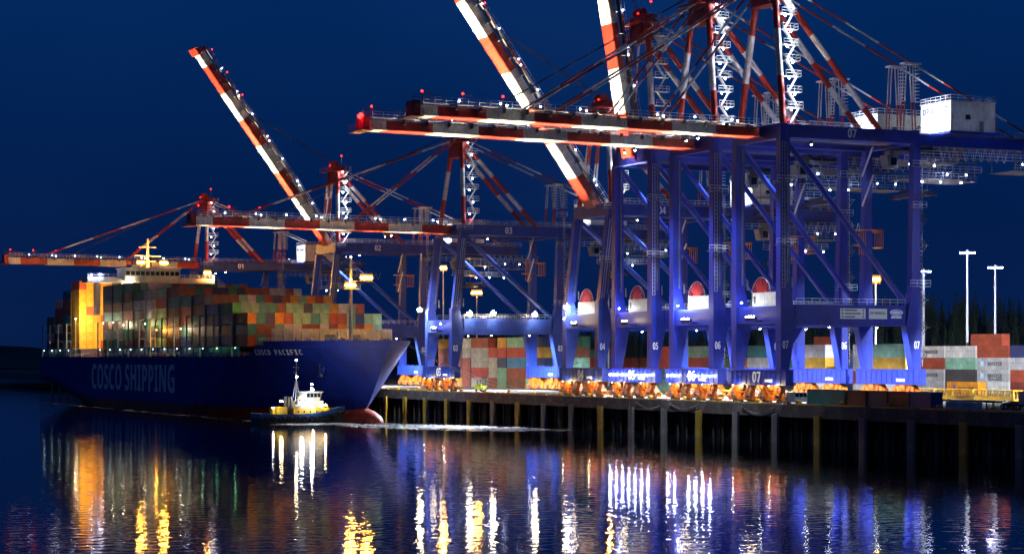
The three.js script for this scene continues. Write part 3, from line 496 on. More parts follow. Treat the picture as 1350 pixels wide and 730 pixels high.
  out.forEach(([f, a], i) => { const tg = V(-T.Lb * f, y0, 0).applyMatrix4(B.matrix), p = src.clone().add(V(0, 0, (i - 1) * .9)), dd = tg.clone().sub(p), L = dd.length();
    const nrm = V(0, -1, 0).applyQuaternion(new THREE.Quaternion().setFromEuler(B.rotation)), cs = Math.max(.25, -dd.clone().normalize().dot(nrm));
    flood(c, p, tg, 'warm', (o.boomLight ?? 1) * (low ? 40 : 24) * L * L / cs, a); });
  for (const [p, q, I, a] of o.aim ?? []) flood(c, V(...p), V(...q), 'white', I, a, .2, .7);  // extra floods added to brighten the wash and the ship bow
  mesh('floodlight_mount', bar(-2.3, -.71, 15.7, 15.95, -1.4, 2.3), P, c);
  for (const [x, z] of [[11, -7.6], [11, 7.6], [22, 7.6]]) flood(c, V(x, 14.6, z), V(x + 2, 0, z * .8), 'white', (o.apron ?? 1) * 2400, 160, .2, .5);
  if (low) for (const [x, z] of [[-15, 2.2], [-15, -2.2]]) flood(c, V(x, gy - 1.0, z), V(.5, 12, z * 4.4), 'white', 3800 * (o.apron ?? 1), 62, .2, .8);  // floods added under the lowered boom to brighten the waterside legs
  for (const z of [-6, 6]) flood(c, V(8 + T.lean, top - .9, z), V(14, 0, z * 1.6), 'white', 2200 * (o.apron ?? 1), 84, .2, .8);  // floods added under the girder to lift the legs and apron
  for (const s of [-1, 1]) lamp(c, -2.0, 3.3, s * 6.6, 'warm', .16, 34 * (o.bogie ?? 1), 8, 'bogie_lamp');
  for (const z of [-6.6, 6.6]) mesh('lamp_arm', bar(-2.0, -.86, 3.52, 3.6, z - .05, z + .05), M.dark, c);
  if (o.sillRow) for (let i = 0; i < 7; i++) { const z = -9 + i * 2.9; if (o.sillRow === 2 && (i === 2)) continue; lamp(c, -1.25, 5.0, z, 'blue', .22, 16, 160, 'sill_lamp'); }
  for (const [x, y, z, I, tn] of o.extra ?? []) { const dn = flood(c, V(x, y, z), V(x + 9, 6, z + (z < 0 ? -5 : 0)), tn ?? 'white', I, 150, .2, .4); for (const [dx, dy] of [[.45, 0], [-.45, 0], [0, .45], [0, 0], [.3, -.35], [-.3, -.35]]) lamp(c, x + dx, y + dy, z, tn ?? 'white', .24, 0, 140, 'work_lamp'); }
  if (o.house) { flood(c, V(35.8, gy + gh + 1.4, 2.4), V(41.5, hy + 3, .6), 'white', 1100 * o.house, 120, .2, .9); }
  for (const [dx, dy] of [[0, -7.6], [4.5, -7.5], [9.5, -7.5], [-3, -4.3], [3, -4.3]]) lamp(tr, tx + dx, gy + dy, 4.4, 'blue', .2, dx === 4.5 ? 60 : 0, 40, 'trolley_lamp');
  for (const dx of [-6, -1]) lamp(c, T.back + dx, gy - 3.2, 4.2, 'blue', .2, 0, 30, 'platform_lamp');
  lamp(c, lean(T.hb) + 4, gy + gh + 1.2, zs - 4, 'red', .22, 14, 16, 'beacon_lamp');
  return c;
}
makeCrane('07', 348.2, 'big', .6, 'blue quay crane marked 07, striped boom lowered, lettered signs on its portal beam', { signs: true, reel: 30, stairLit: 1, house: 1.6, trolley: 35, bogie: 1 });
makeCrane('06', 373.5, 'big', .6, 'blue quay crane marked 06, striped boom lowered, large red lamp at its tip', { reel: 260, stairLit: 1, house: 1.4, sillRow: 2, bigBeacon: true, trolley: 30, extra: [] });
makeCrane('05', 399.5, 'big', 80, 'blue quay crane marked 05 with its boom raised almost upright', { reel: 60, apron: 1.2, sillRow: 1, house: .2, trolley: 34, boomLight: .5 });
makeCrane('04', 424, 'small', 54, 'shorter blue quay crane marked 04 with its striped boom raised at a slant', { reel: 200, stairLit: .7, house: 1.2, trolley: 52, apron: 1.5, aim: [[[-1.9, 17.6, -6], [-28, -7, -13], 16000, 64]], extra: [[-1.5, 20.4, -5.6, 900, 'warm']] });
makeCrane('03', 507, 'small', .4, 'blue quay crane marked 03 with lowered boom and four bright lamps on its portal', { stairLit: .1, house: .3, trolley: 50, apron: 2, aim: [[[-1.9, 17.6, 4], [-28, -5, 18], 12000, 56]], extra: [[-2.6, 21.5, -8.6, 6500, 'warm'], [3.4, 20.2, 11, 420, 'warm'], [10, 20.4, 11, 420, 'warm'], [22, 20.2, 11, 420, 'warm']] });
makeCrane('02', 602, 'small', 54, 'blue quay crane beyond the ship bow with its striped boom raised at a slant', { stairLit: .8, house: .8, trolley: 50, apron: 1.7, extra: [[-2.6, 21.5, 8.8, 6500, 'warm']] });
makeCrane('01', 740, 'small', .4, 'farthest blue quay crane with its striped boom lowered over the ship bridge', { stairLit: .3, house: 1, trolley: 50, apron: .6, boomLight: .35 });

// ---------------------------------------------------------------- container ship
{
  const SQ = 185, ST = 774, L = 304, HB = 21.5, S = thing('container_ship', 'large blue hulled container ship berthed at the quay with white bridge wings', 'ship', SQ, 0, -ST);
  const ze = y => 286 + (y <= 2.6 ? 0 : 18 * Math.pow(clamp((y - 2.6) / 17.9, 0, 1), .85)), za = y => y >= 9 ? 0 : 30 * Math.pow(1 - Math.max(0, y + 2) / 11, .8);
  const hb = (z, y) => { // half breadth of the hull
    const a = za(y), e = ze(y), b0 = y >= 9 ? 19.5 : 19.5 * Math.pow(Math.max(0, (y + 2) / 11), .55), run = lerp(80, 26, clamp(y / 16, 0, 1));
    const fa = clamp((z - a) / run, 0, 1), aft = lerp(b0, HB, Math.sin(fa * Math.PI / 2)), zs = lerp(196, 236, clamp(y / 20, 0, 1)), p = lerp(1.6, 2.7, clamp(y / 20, 0, 1)), f = clamp((z - zs) / (e - zs), 0, 1);
    return aft * Math.max(0, 1 - Math.pow(f, p)); };
  function shell(ys, z0 = null) { // both sides of the hull between heights ys, from station z0 or the stern to the stem
    const N = 90, pos = [], idx = [], us = []; for (let i = 0; i <= N; i++) { const u = i / N; us.push(u < .5 ? u : .5 + (1 - Math.pow(1 - (u - .5) * 2, 1.7)) / 2); }
    for (const s of [-1, 1]) { const base = pos.length / 3;
      ys.forEach((y, j) => us.forEach(u => { const a = z0 == null ? za(y) : z0(y), z = lerp(a, ze(y), u); pos.push(s * hb(Math.min(z, ze(y)), y), y, z); }));
      for (let j = 0; j + 1 < ys.length; j++) for (let i = 0; i < N; i++) { const a = base + j * (N + 1) + i, b = a + N + 1; s < 0 ? idx.push(a, a + 1, b, b, a + 1, b + 1) : idx.push(a, b, a + 1, b, b + 1, a + 1); } }
    const g = new THREE.BufferGeometry(); g.setAttribute('position', new THREE.Float32BufferAttribute(pos, 3)); g.setIndex(idx); g.computeVertexNormals();
    const r = g.toNonIndexed(); r.setAttribute('uv', new THREE.Float32BufferAttribute(new Float32Array(r.attributes.position.count * 2), 2)); return r;
  }
  const steps = (a, b, n) => Array.from({ length: n + 1 }, (_, i) => lerp(a, b, i / n));
  const FZ = y => 258 - (19 - y) * 2.2 + 2;
  const caps = (y, z0, z1) => { const out = []; const n = 60; for (let i = 0; i < n; i++) { const a = lerp(z0, z1, i / n), b = lerp(z0, z1, (i + 1) / n); out.push(hexa([-hb(a, y), hb(a, y), y - .2, a, a + .001], [-hb(a, y), hb(a, y), y, a, a + .001])); const p = [-hb(a, y), y, a, -hb(b, y), y, b, hb(b, y), y, b, -hb(a, y), y, a, hb(b, y), y, b, hb(a, y), y, a]; const g = new THREE.BufferGeometry(); g.setAttribute('position', new THREE.Float32BufferAttribute(p, 3)); g.setAttribute('uv', new THREE.Float32BufferAttribute(new Float32Array(12), 2)); g.computeVertexNormals(); out.push(g); } return out; };
  const tr = []; { const ys = steps(8.5, 16, 6); for (let i = 0; i < 6; i++) { const a = ys[i], b = ys[i + 1], p = [-hb(za(a), a), a, za(a), hb(za(a), a), a, za(a), hb(za(b), b), b, za(b), -hb(za(a), a), a, za(a), hb(za(b), b), b, za(b), -hb(za(b), b), b, za(b)]; const g = new THREE.BufferGeometry(); g.setAttribute('position', new THREE.Float32BufferAttribute(p, 3)); g.setAttribute('uv', new THREE.Float32BufferAttribute(new Float32Array(12), 2)); g.computeVertexNormals(); tr.push(g); } }
  mesh('hull', [shell(steps(2.6, 16, 22)), ...tr], M.hull, S);
  mesh('boot_topping', shell(steps(-2, 2.6, 8)), M.boot, S);
  mesh('forecastle', shell(steps(16.002, 18.9, 6), FZ), M.hull, S);
  mesh('bulwark', shell([18.9, 19.9], y => 264), M.hull, S);
  mesh('main_deck', caps(15.9, 2, 262), M.boot, S); mesh('forecastle_deck', caps(18.7, 258, 301.6), M.boot, S);
  { // bulb: an ellipsoid run back into the stem
    const g = new THREE.SphereGeometry(1, 24, 16); g.scale(3.6, 4.4, 13).translate(0, -1.2, 284); mesh('bulbous_bow', g, M.boot, S); }
  const P = (g, m, z, y, nm, x0, tilt) => { const l = mesh(nm, g, m, S); l.rotation.order = 'YXZ'; l.rotation.y = -Math.PI / 2; l.position.set(x0, y, z); return l; };
  { const t1 = P(ready(solid(letters('COSCO SHIPPING', 8.2, 100, .06))), M.hullLetter, 139.5, 9.7, 'lettering', -HB - .07);
    // name on the flare of the bow, each letter set on the plating
    const nm = 'COSCO PACIFIC'; let z = 259; for (const ch of nm) { if (ch !== ' ') { const y = 17.1, x = -hb(z, y), dx = -(hb(z + .5, y) - hb(z - .5, y)), dy = -(hb(z, y + .5) - hb(z, y - .5)); const l = P(lettering(ch, 1.5, 1.05), M.number, z, y, 'lettering', x - .1); l.rotation.y = -Math.PI / 2 + Math.atan2(dx, 1) ; l.rotation.x = Math.atan2(-dy, 1) * .9; l.position.x -= .12; } z += 1.55; }
    for (const [zz, yy] of [[273, 13], [270.5, 12]]) P(lettering('I', .8, .3), M.number, zz, yy, 'draught_mark', -hb(zz, yy) - .2); }
  mesh('anchor_pocket', [new THREE.SphereGeometry(1.5, 10, 8).scale(.5, 1.1, 1).translate(-hb(281, 13) - .1, 13, 281)], M.hull, S);
  mesh('anchor', [bar(-hb(281, 13) - .9, -hb(281, 13) - .5, 11.4, 14.2, 280.8, 281.2), bar(-hb(281, 13) - .95, -hb(281, 13) - .45, 11.0, 11.6, 279.8, 282.2)], M.steel, S);
  // breakwater, foremast, windlass clutter
  mesh('breakwater', [bar(-16.5, 16.5, 18.71, 23.2, 262.2, 262.6), ...Array.from({ length: 14 }, (_, i) => hexa([-16 + i * 2.45, -15.8 + i * 2.45, 18.71, 262.61, 264.2], [-16 + i * 2.45, -15.8 + i * 2.45, 22.9, 262.61, 262.8]))], M.pale, S);
  mesh('foremast', [pipe(V(0, 18.7, 276), V(0, 41, 276), .5, 10, .3), bar(-2.2, 2.2, 33, 33.2, 275, 277), bar(-1.4, 1.4, 38, 38.15, 275.4, 276.6), ...railing([V(-2.2, 33.2, 277), V(2.2, 33.2, 277)])], M.pale, S);
  const cl = []; for (let i = 0; i < 46; i++) { const x = rr(-13, 13), z = 266 + rr(0, 24), m = hb(z, 20) - 1.4; if (Math.abs(x) > m) continue; cl.push(rnd() < .5 ? bar(x, x + rr(.4, 1.6), 18.71, 18.7 + rr(.6, 1.9), z, z + rr(.4, 1.4)) : pipe(V(x, 18.7, z), V(x, 18.7 + rr(.8, 2.2), z), rr(.12, .35), 8)); } mesh('mooring_gear', cl, M.steel, S);
  for (const x of [-3.4, 3.4]) mesh('windlass', [new THREE.CylinderGeometry(1.2, 1.2, 2.2, 14).rotateZ(Math.PI / 2).translate(x, 20.4, 270), bar(x - 1.6, x + 1.6, 18.71, 19.4, 269, 271)], M.steel, S);
  mesh('bow_railing', railing(Array.from({ length: 14 }, (_, i) => { const z = lerp(262, 302.5, i / 13); return V(-hb(z, 19.9) + .15, 19.9, z); }), .9, .05), M.rail, S);
  haloedLamps(S, -.6, 34.0, 277.4, 5, 800, 'mast_lamp_or_halo'); haloedLamps(S, 4.2, 36.0, 276, 6, 600, 'mast_lamp_or_halo');
  mesh('lamp_spar', bar(0, 5.6, 35.0, 35.15, 275.9, 276.1), M.pale, S);
  lamp(S, 0, 41.2, 276, 'warm', .22, 20, 30, 'mast_lamp_or_halo');
  for (let i = 0; i < 7; i++) lamp(S, -10 + i * 3.2, 19.7, 272 + (i % 3) * 2.5, 'warm', .12, 0, 12, 'deck_lamp');
  // hatch coamings, side passage with stanchions and lamps, lashing bridges
  mesh('hatch_coaming', [bar(-18.6, 18.6, 15.91, 18.6, 4, 61), bar(-18.6, 18.6, 15.91, 18.6, 91, 240), bar(-13, 13, 15.91, 18.6, 240, 252)], M.navy, S);
  const bays = []; for (let i = 0; i < 4; i++) bays.push([8 + 13.1 * i, [4, 6, 7, 8][i]]); bays.push([61, 0]); for (let i = 0; i < 12; i++) bays.push([93 + 13.1 * i, [7, 7, 7, 6, 6, 6, 6, 5, 5, 4, 4, 3][i]]);
  bays.forEach(([z, n], i) => {
    if (!n) return;
    const w = Math.min(20.6, hb(z + 13, 16) - 1.2);
    const pt = []; for (const s of [-1, 1]) for (const k of [0, 6.5]) pt.push(bar(s * w - .2, s * w + .2, 15.91, 18.6, z - .5 + k, z - .15 + k)); mesh('stanchion', pt, M.pale, S);
    mesh('passage_roof', [bar(-w - .3, -18.7 + Math.max(0, 19.2 - w), 18.61, 18.75, z - .6, z + 12.4), bar(w + .3, Math.min(18.7, w - .5), 18.61, 18.75, z - .6, z + 12.4)], M.steel, S);
    const lb = []; for (const x of [-1, 1]) for (const k of [-.55, -.15]) lb.push(bar(x * w - .18, x * w + .18, 18.76, 18.76 + Math.min(n, 3) * 2.9, z + k - .1, z + k + .1)); for (let y = 1; y <= Math.min(n, 3); y++) lb.push(bar(-w, w, 18.7 + y * 2.9 - .2, 18.7 + y * 2.9, z - .55, z - .1)); mesh('lashing_bridge', lb, M.pale, S);
    lamp(S, -w - .1, 18.3, z + 3, i > 13 ? 'green' : 'cyan', .12, i % 2 ? 0 : 4, 14, 'passage_lamp');
  });
  mesh('side_railing', railing(Array.from({ length: 40 }, (_, i) => { const z = lerp(3, 254, i / 39); return V(-hb(z, 16) + .12, 16, z); }), 1.1, .05, 3), M.rail, S);
  // deckhouse and bridge
  const D = mesh('deckhouse', [bar(-10.5, 10.5, 15.91, 41.5, 71.5, 84.6)], M.shipWhite, S);
  for (let f = 0; f < 8; f++) for (let i = 0; i < 6; i++) mesh('window', bar(-9.4 + i * 3.3, -8.3 + i * 3.3, 19.6 + f * 2.8, 20.6 + f * 2.8, 84.602, 84.65), M.glass, D);
  const st = []; for (let f = 0; f < 8; f++) st.push(beam(V(-11.7, 16.4 + f * 2.8, f % 2 ? 75 : 82), V(-11.7, 19.2 + f * 2.8, f % 2 ? 82 : 75), .8, .14), bar(-12.9, -10.51, 19.1 + f * 2.8, 19.2 + f * 2.8, 74, 84)); mesh('outside_stair', st, M.shipWhite, S);
  const Bd = mesh('bridge', [bar(-9.5, 9.5, 41.51, 45.6, 75, 85.5), bar(-21.8, 21.8, 40.8, 41.49, 76.5, 84.5), bar(-21.8, -9.51, 41.5, 42.7, 84.2, 84.5), bar(9.51, 21.8, 41.5, 42.7, 84.2, 84.5), bar(-21.8, -21.5, 41.5, 42.7, 76.5, 84.19), bar(-9.9, 9.9, 45.61, 45.9, 74.6, 85.9)], M.shipWhite, S);
  for (let i = 0; i < 11; i++) mesh('bridge_window', bar(-9.1 + i * 1.68, -7.75 + i * 1.68, 43.3, 44.7, 85.502, 85.56), M.glass, Bd);
  for (const s of [-1, 1]) mesh('wing_support', [bar(s * 17.6 - .8, s * 17.6 + .8, 30, 40.79, 79, 81.5)], M.shipWhite, S);
  mesh('wing_railing', [...railing([V(-21.7, 42.7, 84.4), V(-9.6, 42.7, 84.4)], 1, .05), ...railing([V(9.6, 42.7, 84.4), V(21.7, 42.7, 84.4)], 1, .05)], M.rail, S);
  mesh('radar_mast', [pipe(V(0, 45.9, 79), V(0, 56, 79), .7, 10, .3), bar(-4.5, 4.5, 50, 50.3, 78.7, 79.3), bar(-3, 3, 53, 53.25, 78.4, 78.8), bar(-2, 2, 48.2, 48.4, 78, 80.4)], M.shipWhite, S);
  mesh('funnel', [hexa([-4, 4, 15.91, 62.5, 70.9], [-3.4, 3.4, 47.5, 63.5, 70]), ...[-1.6, 0, 1.6].map(x => pipe(V(x, 47.5, 66.5), V(x, 49.5, 66.5), .5, 10))], M.hull, S);
  for (const [x, y, z, I, tn, n] of [[-20.6, 43.2, 85, 60, 'blue', 1], [-17.8, 43.4, 85, 60, 'blue', 2], [-7.8, 41.0, 86, 90, 'warm', 2], [21.2, 43.2, 85, 60, 'warm', 1]]) for (let i = 0; i < n; i++) lamp(S, x + i * .4, y, z, tn, .24, i ? 0 : I, 40, 'bridge_lamp_or_halo');
  haloedLamps(S, -4.2, 47.6, 86.2, 5, 1500, 'bridge_lamp_or_halo'); haloedLamps(S, 3.6, 47.6, 86.2, 5, 1500, 'bridge_lamp_or_halo'); haloedLamps(S, 19, 44.6, 85.4, 4, 1200, 'bridge_lamp_or_halo');
  mesh('lamp_post', [[-4.5, 85.8], [3.2, 85.8]].map(([x, z]) => bar(x - .05, x + .9, 45.9, 47.1, z - .06, z + .06)), M.rail, S);
  lamp(S, -13.6, 34, 76, 'sodium', .24, 1300, 40, 'deck_lamp'); lamp(S, -13.2, 25.6, 79, 'white', .22, 90, 60, 'deck_lamp'); lamp(S, -13.2, 29.6, 80, 'blue', .22, 60, 60, 'deck_lamp'); lamp(S, -13.2, 21.2, 80, 'cyan', .22, 60, 60, 'deck_lamp');
  lamp(S, -12.6, 23, 72, 'sodium', .24, 420, 30, 'deck_lamp'); lamp(S, -21.0, 29, 64, 'warm', .2, 420, 20, 'deck_lamp'); mesh('lamp_post', bar(-21.05, -20.95, 16, 28.8, 63.95, 64.05), M.rail, S);  // the warm lamp and its post are added to light the aft stacks
  // lamps in the gaps between bays
  for (const [z, y, tn, I] of [[99.6, 27, 'warm', 10], [112.7, 27, 'warm', 8], [125.8, 26, 'warm', 14], [152, 26, 'warm', 14], [165, 24, 'sodium', 60], [191.2, 24, 'warm', 18], [217.4, 22, 'white', 60], [230.5, 22, 'warm', 60], [243.6, 21, 'green', 60]]) lamp(S, -20.2 + (z > 214 ? 3 : 0), y, z - .1, tn, .16, I * 3, 26, 'bay_lamp');

  // the boxes on deck
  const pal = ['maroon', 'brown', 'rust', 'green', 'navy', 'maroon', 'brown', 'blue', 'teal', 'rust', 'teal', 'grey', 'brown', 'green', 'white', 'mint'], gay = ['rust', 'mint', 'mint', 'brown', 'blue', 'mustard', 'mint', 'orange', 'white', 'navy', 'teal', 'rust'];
  const rest = []; let near = 0; // rows 1 to 3 of the block behind the bridge show their ends in the gap
  bays.forEach(([z, n], i) => {
    const half = Math.min(8, Math.floor((Math.min(HB, hb(z + 12, 16)) - 1.6) / 2.5)), fr = i >= 5, zc = -ST + z + 6.1, next = bays[i + 1]?.[1] ?? 0, gap = i === 3;
    for (let r = -half; r <= half; r++) for (let k = 0; k < n; k++) {
      const lit = gap || i >= 13, c = gap ? (rnd() < .8 ? 'ochre' : pick(['mustard', 'rust'])) : i >= 13 ? pick(gay) : pick(pal), x = SQ + r * 2.5, y = 18.8 + k * 2.912, side = r === -half, face = k >= next && (i >= 13) , gapf = gap && r <= -half + 3 && k > 1;  // gap boxes mostly ochre: orange lamplight put into their colour
      const where = i < 5 ? 'on the ship deck behind the bridge' : i >= 13 ? 'on the ship deck behind the pale breakwater' : 'on the ship deck between bridge and bow';
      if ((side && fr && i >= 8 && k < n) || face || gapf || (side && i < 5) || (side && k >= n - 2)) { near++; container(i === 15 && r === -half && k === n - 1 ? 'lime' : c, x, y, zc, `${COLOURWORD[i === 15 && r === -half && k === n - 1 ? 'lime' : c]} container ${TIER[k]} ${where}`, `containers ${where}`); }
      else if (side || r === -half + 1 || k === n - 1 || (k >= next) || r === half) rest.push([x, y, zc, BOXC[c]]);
    }
  });
  const im = new THREE.InstancedMesh(ready(solid([bar(-1.2, 1.2, .03, 2.87, -6.05, 6.05), ...[-1, 1].flatMap(a => [-1, 1].map(b => bar(a * 1.22, a * 1.1, 0, 2.9, b * 6.095, b * 5.96)))])), std(col(1, 1, 1), .55, { map: paintTex, bumpMap: corrTex, bumpScale: .035 }), rest.length), m4 = new THREE.Matrix4(), cc = new THREE.Color();
  rest.forEach(([x, y, z, c], i) => { im.setMatrixAt(i, m4.makeTranslation(x, y, z)); im.setColorAt(i, cc.setRGB(...c)); });
  im.name = 'stacked_containers'; im.castShadow = im.receiveShadow = true; tag(im, 'dark mass of mixed containers stacked on the ship deck', null, null, 'stuff');
  // mooring lines from bow to quay
  const line = (a, b, sag) => { const out = []; let p = null; for (let k = 0; k <= 10; k++) { const f = k / 10, q = along(a, b, f).add(V(0, -sag * 4 * f * (1 - f), 0)); if (p) out.push(pipe(p, q, .07, 5)); p = q; } return out; };
  tag(mesh('mooring_line', line(V(SQ + 7, 19.4, -ST + 295), V(EDGE + 1, 7.6, -452), 1.5), M.rope), 'pale mooring line from the ship bow to the farther bollard', 'rope', 'mooring lines of the ship');
  tag(mesh('mooring_line', line(V(SQ + 8, 19.4, -ST + 293), V(EDGE + 1, 7.6, -437.6), 2), M.rope), 'pale mooring line from the ship bow to the nearer bollard', 'rope', 'mooring lines of the ship');
}

// ---------------------------------------------------------------- tug
{
  const T = thing('tugboat', 'small tug with blue bulwark and yellow deckhouse beside the ship bow', 'tugboat', 165.2, 0, -480, 0.08); T.scale.set(.94, .86, .94);
  // local x: bow to +x, length 25
  const half = (x, y) => { const u = clamp((x + 12) / 24, 0, 1), f = u > .55 ? 1 - Math.pow((u - .55) / .45, 2.2) : u < .12 ? .8 + .2 * Math.sin(u / .12 * Math.PI / 2) : 1; return 4.4 * f * lerp(.86, 1, clamp(y / 2.5, 0, 1)); };
  const sheer = x => 1.5 + 1.9 * Math.pow(clamp((x + 2) / 14, 0, 1), 1.6) + .25 * clamp((-x - 8) / 4, 0, 1);
  const skin = (f0, f1, out = 0) => { const pos = [], idx = [], N = 36; for (const s of [-1, 1]) { const b = pos.length / 3; for (let j = 0; j <= 3; j++) for (let i = 0; i <= N; i++) { const x = lerp(-12, 12, i / N), y = lerp(f0(x), f1(x), j / 3); pos.push(x + (i === N ? .5 * y / 3 : 0), y, s * (half(x, y) + out)); } for (let j = 0; j < 3; j++) for (let i = 0; i < N; i++) { const a = b + j * (N + 1) + i, c = a + N + 1; s > 0 ? idx.push(a, a + 1, c, c, a + 1, c + 1) : idx.push(a, c, a + 1, c, c + 1, a + 1); } }
    const g = new THREE.BufferGeometry(); g.setAttribute('position', new THREE.Float32BufferAttribute(pos, 3)); g.setIndex(idx); g.computeVertexNormals(); const r = g.toNonIndexed(); r.setAttribute('uv', new THREE.Float32BufferAttribute(new Float32Array(r.attributes.position.count * 2), 2)); return r; };
  mesh('hull', [skin(x => -.8, x => sheer(x)), bar(-12.02, -11.98, -.5, 1.7, -3.6, 3.6)], M.tugBlack, T);
  mesh('bulwark', [skin(x => sheer(x), x => sheer(x) + 1.15, .02), bar(-12.06, -12.0, 1.75, 2.8, -3.5, 3.5)], M.tugBlue, T);
  mesh('deck', [bar(-11.8, 4, 1.45, 1.55, -3.5, 3.5), bar(4, 9.5, 2.2, 2.3, -2.6, 2.6)], M.steel, T);
  mesh('fender', Array.from({ length: 9 }, (_, i) => new THREE.TorusGeometry(.55, .22, 6, 12).translate(-9 + i * 2.1, 1.35, half(-9 + i * 2.1, 1.3) + .25)), M.rubber, T);
  mesh('bow_fender', Array.from({ length: 9 }, (_, i) => { const a = lerp(-1.2, 1.2, i / 8); return new THREE.SphereGeometry(.6, 8, 6).translate(9.6 + 2.6 * Math.cos(a), 3.0, 2.6 * Math.sin(a)); }), M.rubber, T);
  const H = mesh('deckhouse', [bar(-2.6, 6.6, 1.56, 4.3, -2.7, 2.7), hexa([6.6, 7.8, 2.2, -2.4, 2.4], [6.6, 7.2, 4.3, -2.4, 2.4]), bar(-7.2, -4.6, 1.56, 4.6, .8, 2.6), bar(-7.2, -4.6, 1.56, 4.6, -2.6, -.8)], M.yellow, T);
  for (let i = 0; i < 5; i++) mesh('porthole', new THREE.CylinderGeometry(.26, .26, .06, 12).rotateX(Math.PI / 2).translate(-1.6 + i * 1.7, 3.2, 2.72), M.glass, H);
  mesh('white_band', bar(-.4, 7.0, 1.6, 2.5, 2.71, 2.76), M.shipWhite, T);
  mesh('upper_deck', [bar(-1.4, 5.6, 4.31, 6.2, -2.1, 2.1)], M.shipWhite, T);
  const W = mesh('wheelhouse', [hexa([1.0, 4.8, 6.21, -1.8, 1.8], [.7, 5.3, 8.6, -2.0, 2.0]), bar(.4, 5.6, 8.61, 8.8, -2.3, 2.3)], M.shipWhite, T);
  for (let i = 0; i < 4; i++) mesh('wheelhouse_window', bar(1.1 + i * 1.0, 1.9 + i * 1.0, 7.2, 8.3, 2.0, 2.05), M.glass, W);
  mesh('funnel', [pipe(V(-3.4, 1.6, 1.5), V(-3.4, 7.4, 1.5), .55, 12), pipe(V(-3.4, 1.6, -1.5), V(-3.4, 7.4, -1.5), .55, 12)], M.tugBlack, T);
  mesh('mast', [...[-1, 1].flatMap(a => [-1, 1].map(b => beam(V(-1 + a * .7, 6.2, b * .9), V(-1, 12.6, 0), .14))), pipe(V(-1, 12, 0), V(-1, 17.4, 0), .14, 8, .08), bar(-1.9, -.1, 15.6, 15.7, -.05, .05), bar(-1.6, -.4, 11.4, 11.5, -.8, .8), bar(-1.05, -.95, 14, 14.1, -1, 1)], M.steel, T);
  mesh('winch', [new THREE.CylinderGeometry(.8, .8, 1.8, 14).rotateX(Math.PI / 2).translate(8.6, 3.1, 0), bar(7.8, 9.4, 2.3, 2.7, -1.2, 1.2)], M.tugBlack, T);
  mesh('life_raft', pipe(V(-2.2, 4.8, 2.2), V(-.8, 4.8, 2.2), .35, 10), M.white, T);
  mesh('railing', [...railing([V(-1.4, 6.2, 2.1), V(.9, 6.2, 2.1)]), ...railing([V(-2.6, 4.3, 2.65), V(6.6, 4.3, 2.65)], .9)], M.yellow, T);
  for (const [x, y, z, tn, I, n] of [[-6.2, 6.2, 2.0, 'warm', 26, 2], [-.9, 6.9, 2.9, 'white', 24, 4], [2.2, 9.4, 2.4, 'white', 22, 3], [-1, 12.9, .4, 'warm', 8, 1], [-1, 17.6, 0, 'warm', 4, 1], [3.4, 10.8, 0, 'warm', 6, 1], [5.9, 5.0, 2.9, 'warm', 8, 1], [2.4, 3.9, 2.95, 'warm', 6, 1], [-9, 4.4, 3.9, 'white', 14, 1], [1.5, 4.6, 5.2, 'white', 16, 1]]) for (let i = 0; i < n; i++) lamp(T, x + (i % 2) * .42, y + (i > 1 ? .4 : 0), z, tn, .24, i ? 0 : I, 130, 'tug_lamp');
}

// ---------------------------------------------------------------- lamp masts
function haloedLamps(m, x, y, z, n, I, name) { // a row of hot lamps ringed by dim bulbs put in as their orange halo
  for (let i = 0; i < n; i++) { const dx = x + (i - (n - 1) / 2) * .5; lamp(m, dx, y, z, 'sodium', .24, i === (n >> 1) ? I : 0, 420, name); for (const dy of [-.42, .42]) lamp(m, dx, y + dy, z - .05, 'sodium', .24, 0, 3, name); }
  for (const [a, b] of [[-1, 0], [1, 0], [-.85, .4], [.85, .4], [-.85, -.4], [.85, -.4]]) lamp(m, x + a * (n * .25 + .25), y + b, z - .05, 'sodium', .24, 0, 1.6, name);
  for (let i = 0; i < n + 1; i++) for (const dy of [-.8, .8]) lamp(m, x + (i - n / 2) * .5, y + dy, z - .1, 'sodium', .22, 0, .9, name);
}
function ledMast(x, t, h, label, I = 11000, aim) {
  const m = thing('lamp_mast', label, 'lamp', x, DECK, -t, YAW * -1, 'tall yard lamp masts');
  mesh('pole', pipe(V(0, 0, 0), V(0, h, 0), .42, 10, .2), M.rail, m); mesh('base', bar(-.7, .7, 0, .8, -.7, .7), M.concrete, m);
  mesh('crown_ring', [bar(-1.9, 1.9, h, h + .12, -.25, .25), bar(-.2, .2, h + .2, h + .7, -.2, .2)], M.rail, m);
  for (let i = 0; i < 7; i++) lamp(m, -1.8 + i * .6, h - .1, .3, 'blue', .24, i === 1 ? I : 0, 24, 'lamp_panel');
  if (aim) { m.updateMatrixWorld(true); aim.forEach((a, i) => flood(m, V(-1.5 + i, h - .8, .2), m.worldToLocal(V(...a)), 'white', 60000, 42, .2, .8)); }
  return m;
}
ledMast(330, 437, 35.6, 'tallest white lamp mast behind the yard stacks at the quay end');
ledMast(345, 445, 32.4, 'white lamp mast standing beside the tallest one over the grey containers');
ledMast(360, 497, 33.6, 'white lamp mast half hidden behind the landside leg of crane 07');
ledMast(258, 298, 34, 'white lamp mast near the parked truck at the open quay end', 24000, [[320, 9, -405], [320, 9, -440], [262, 8, -380], [256, 8, -338]]);
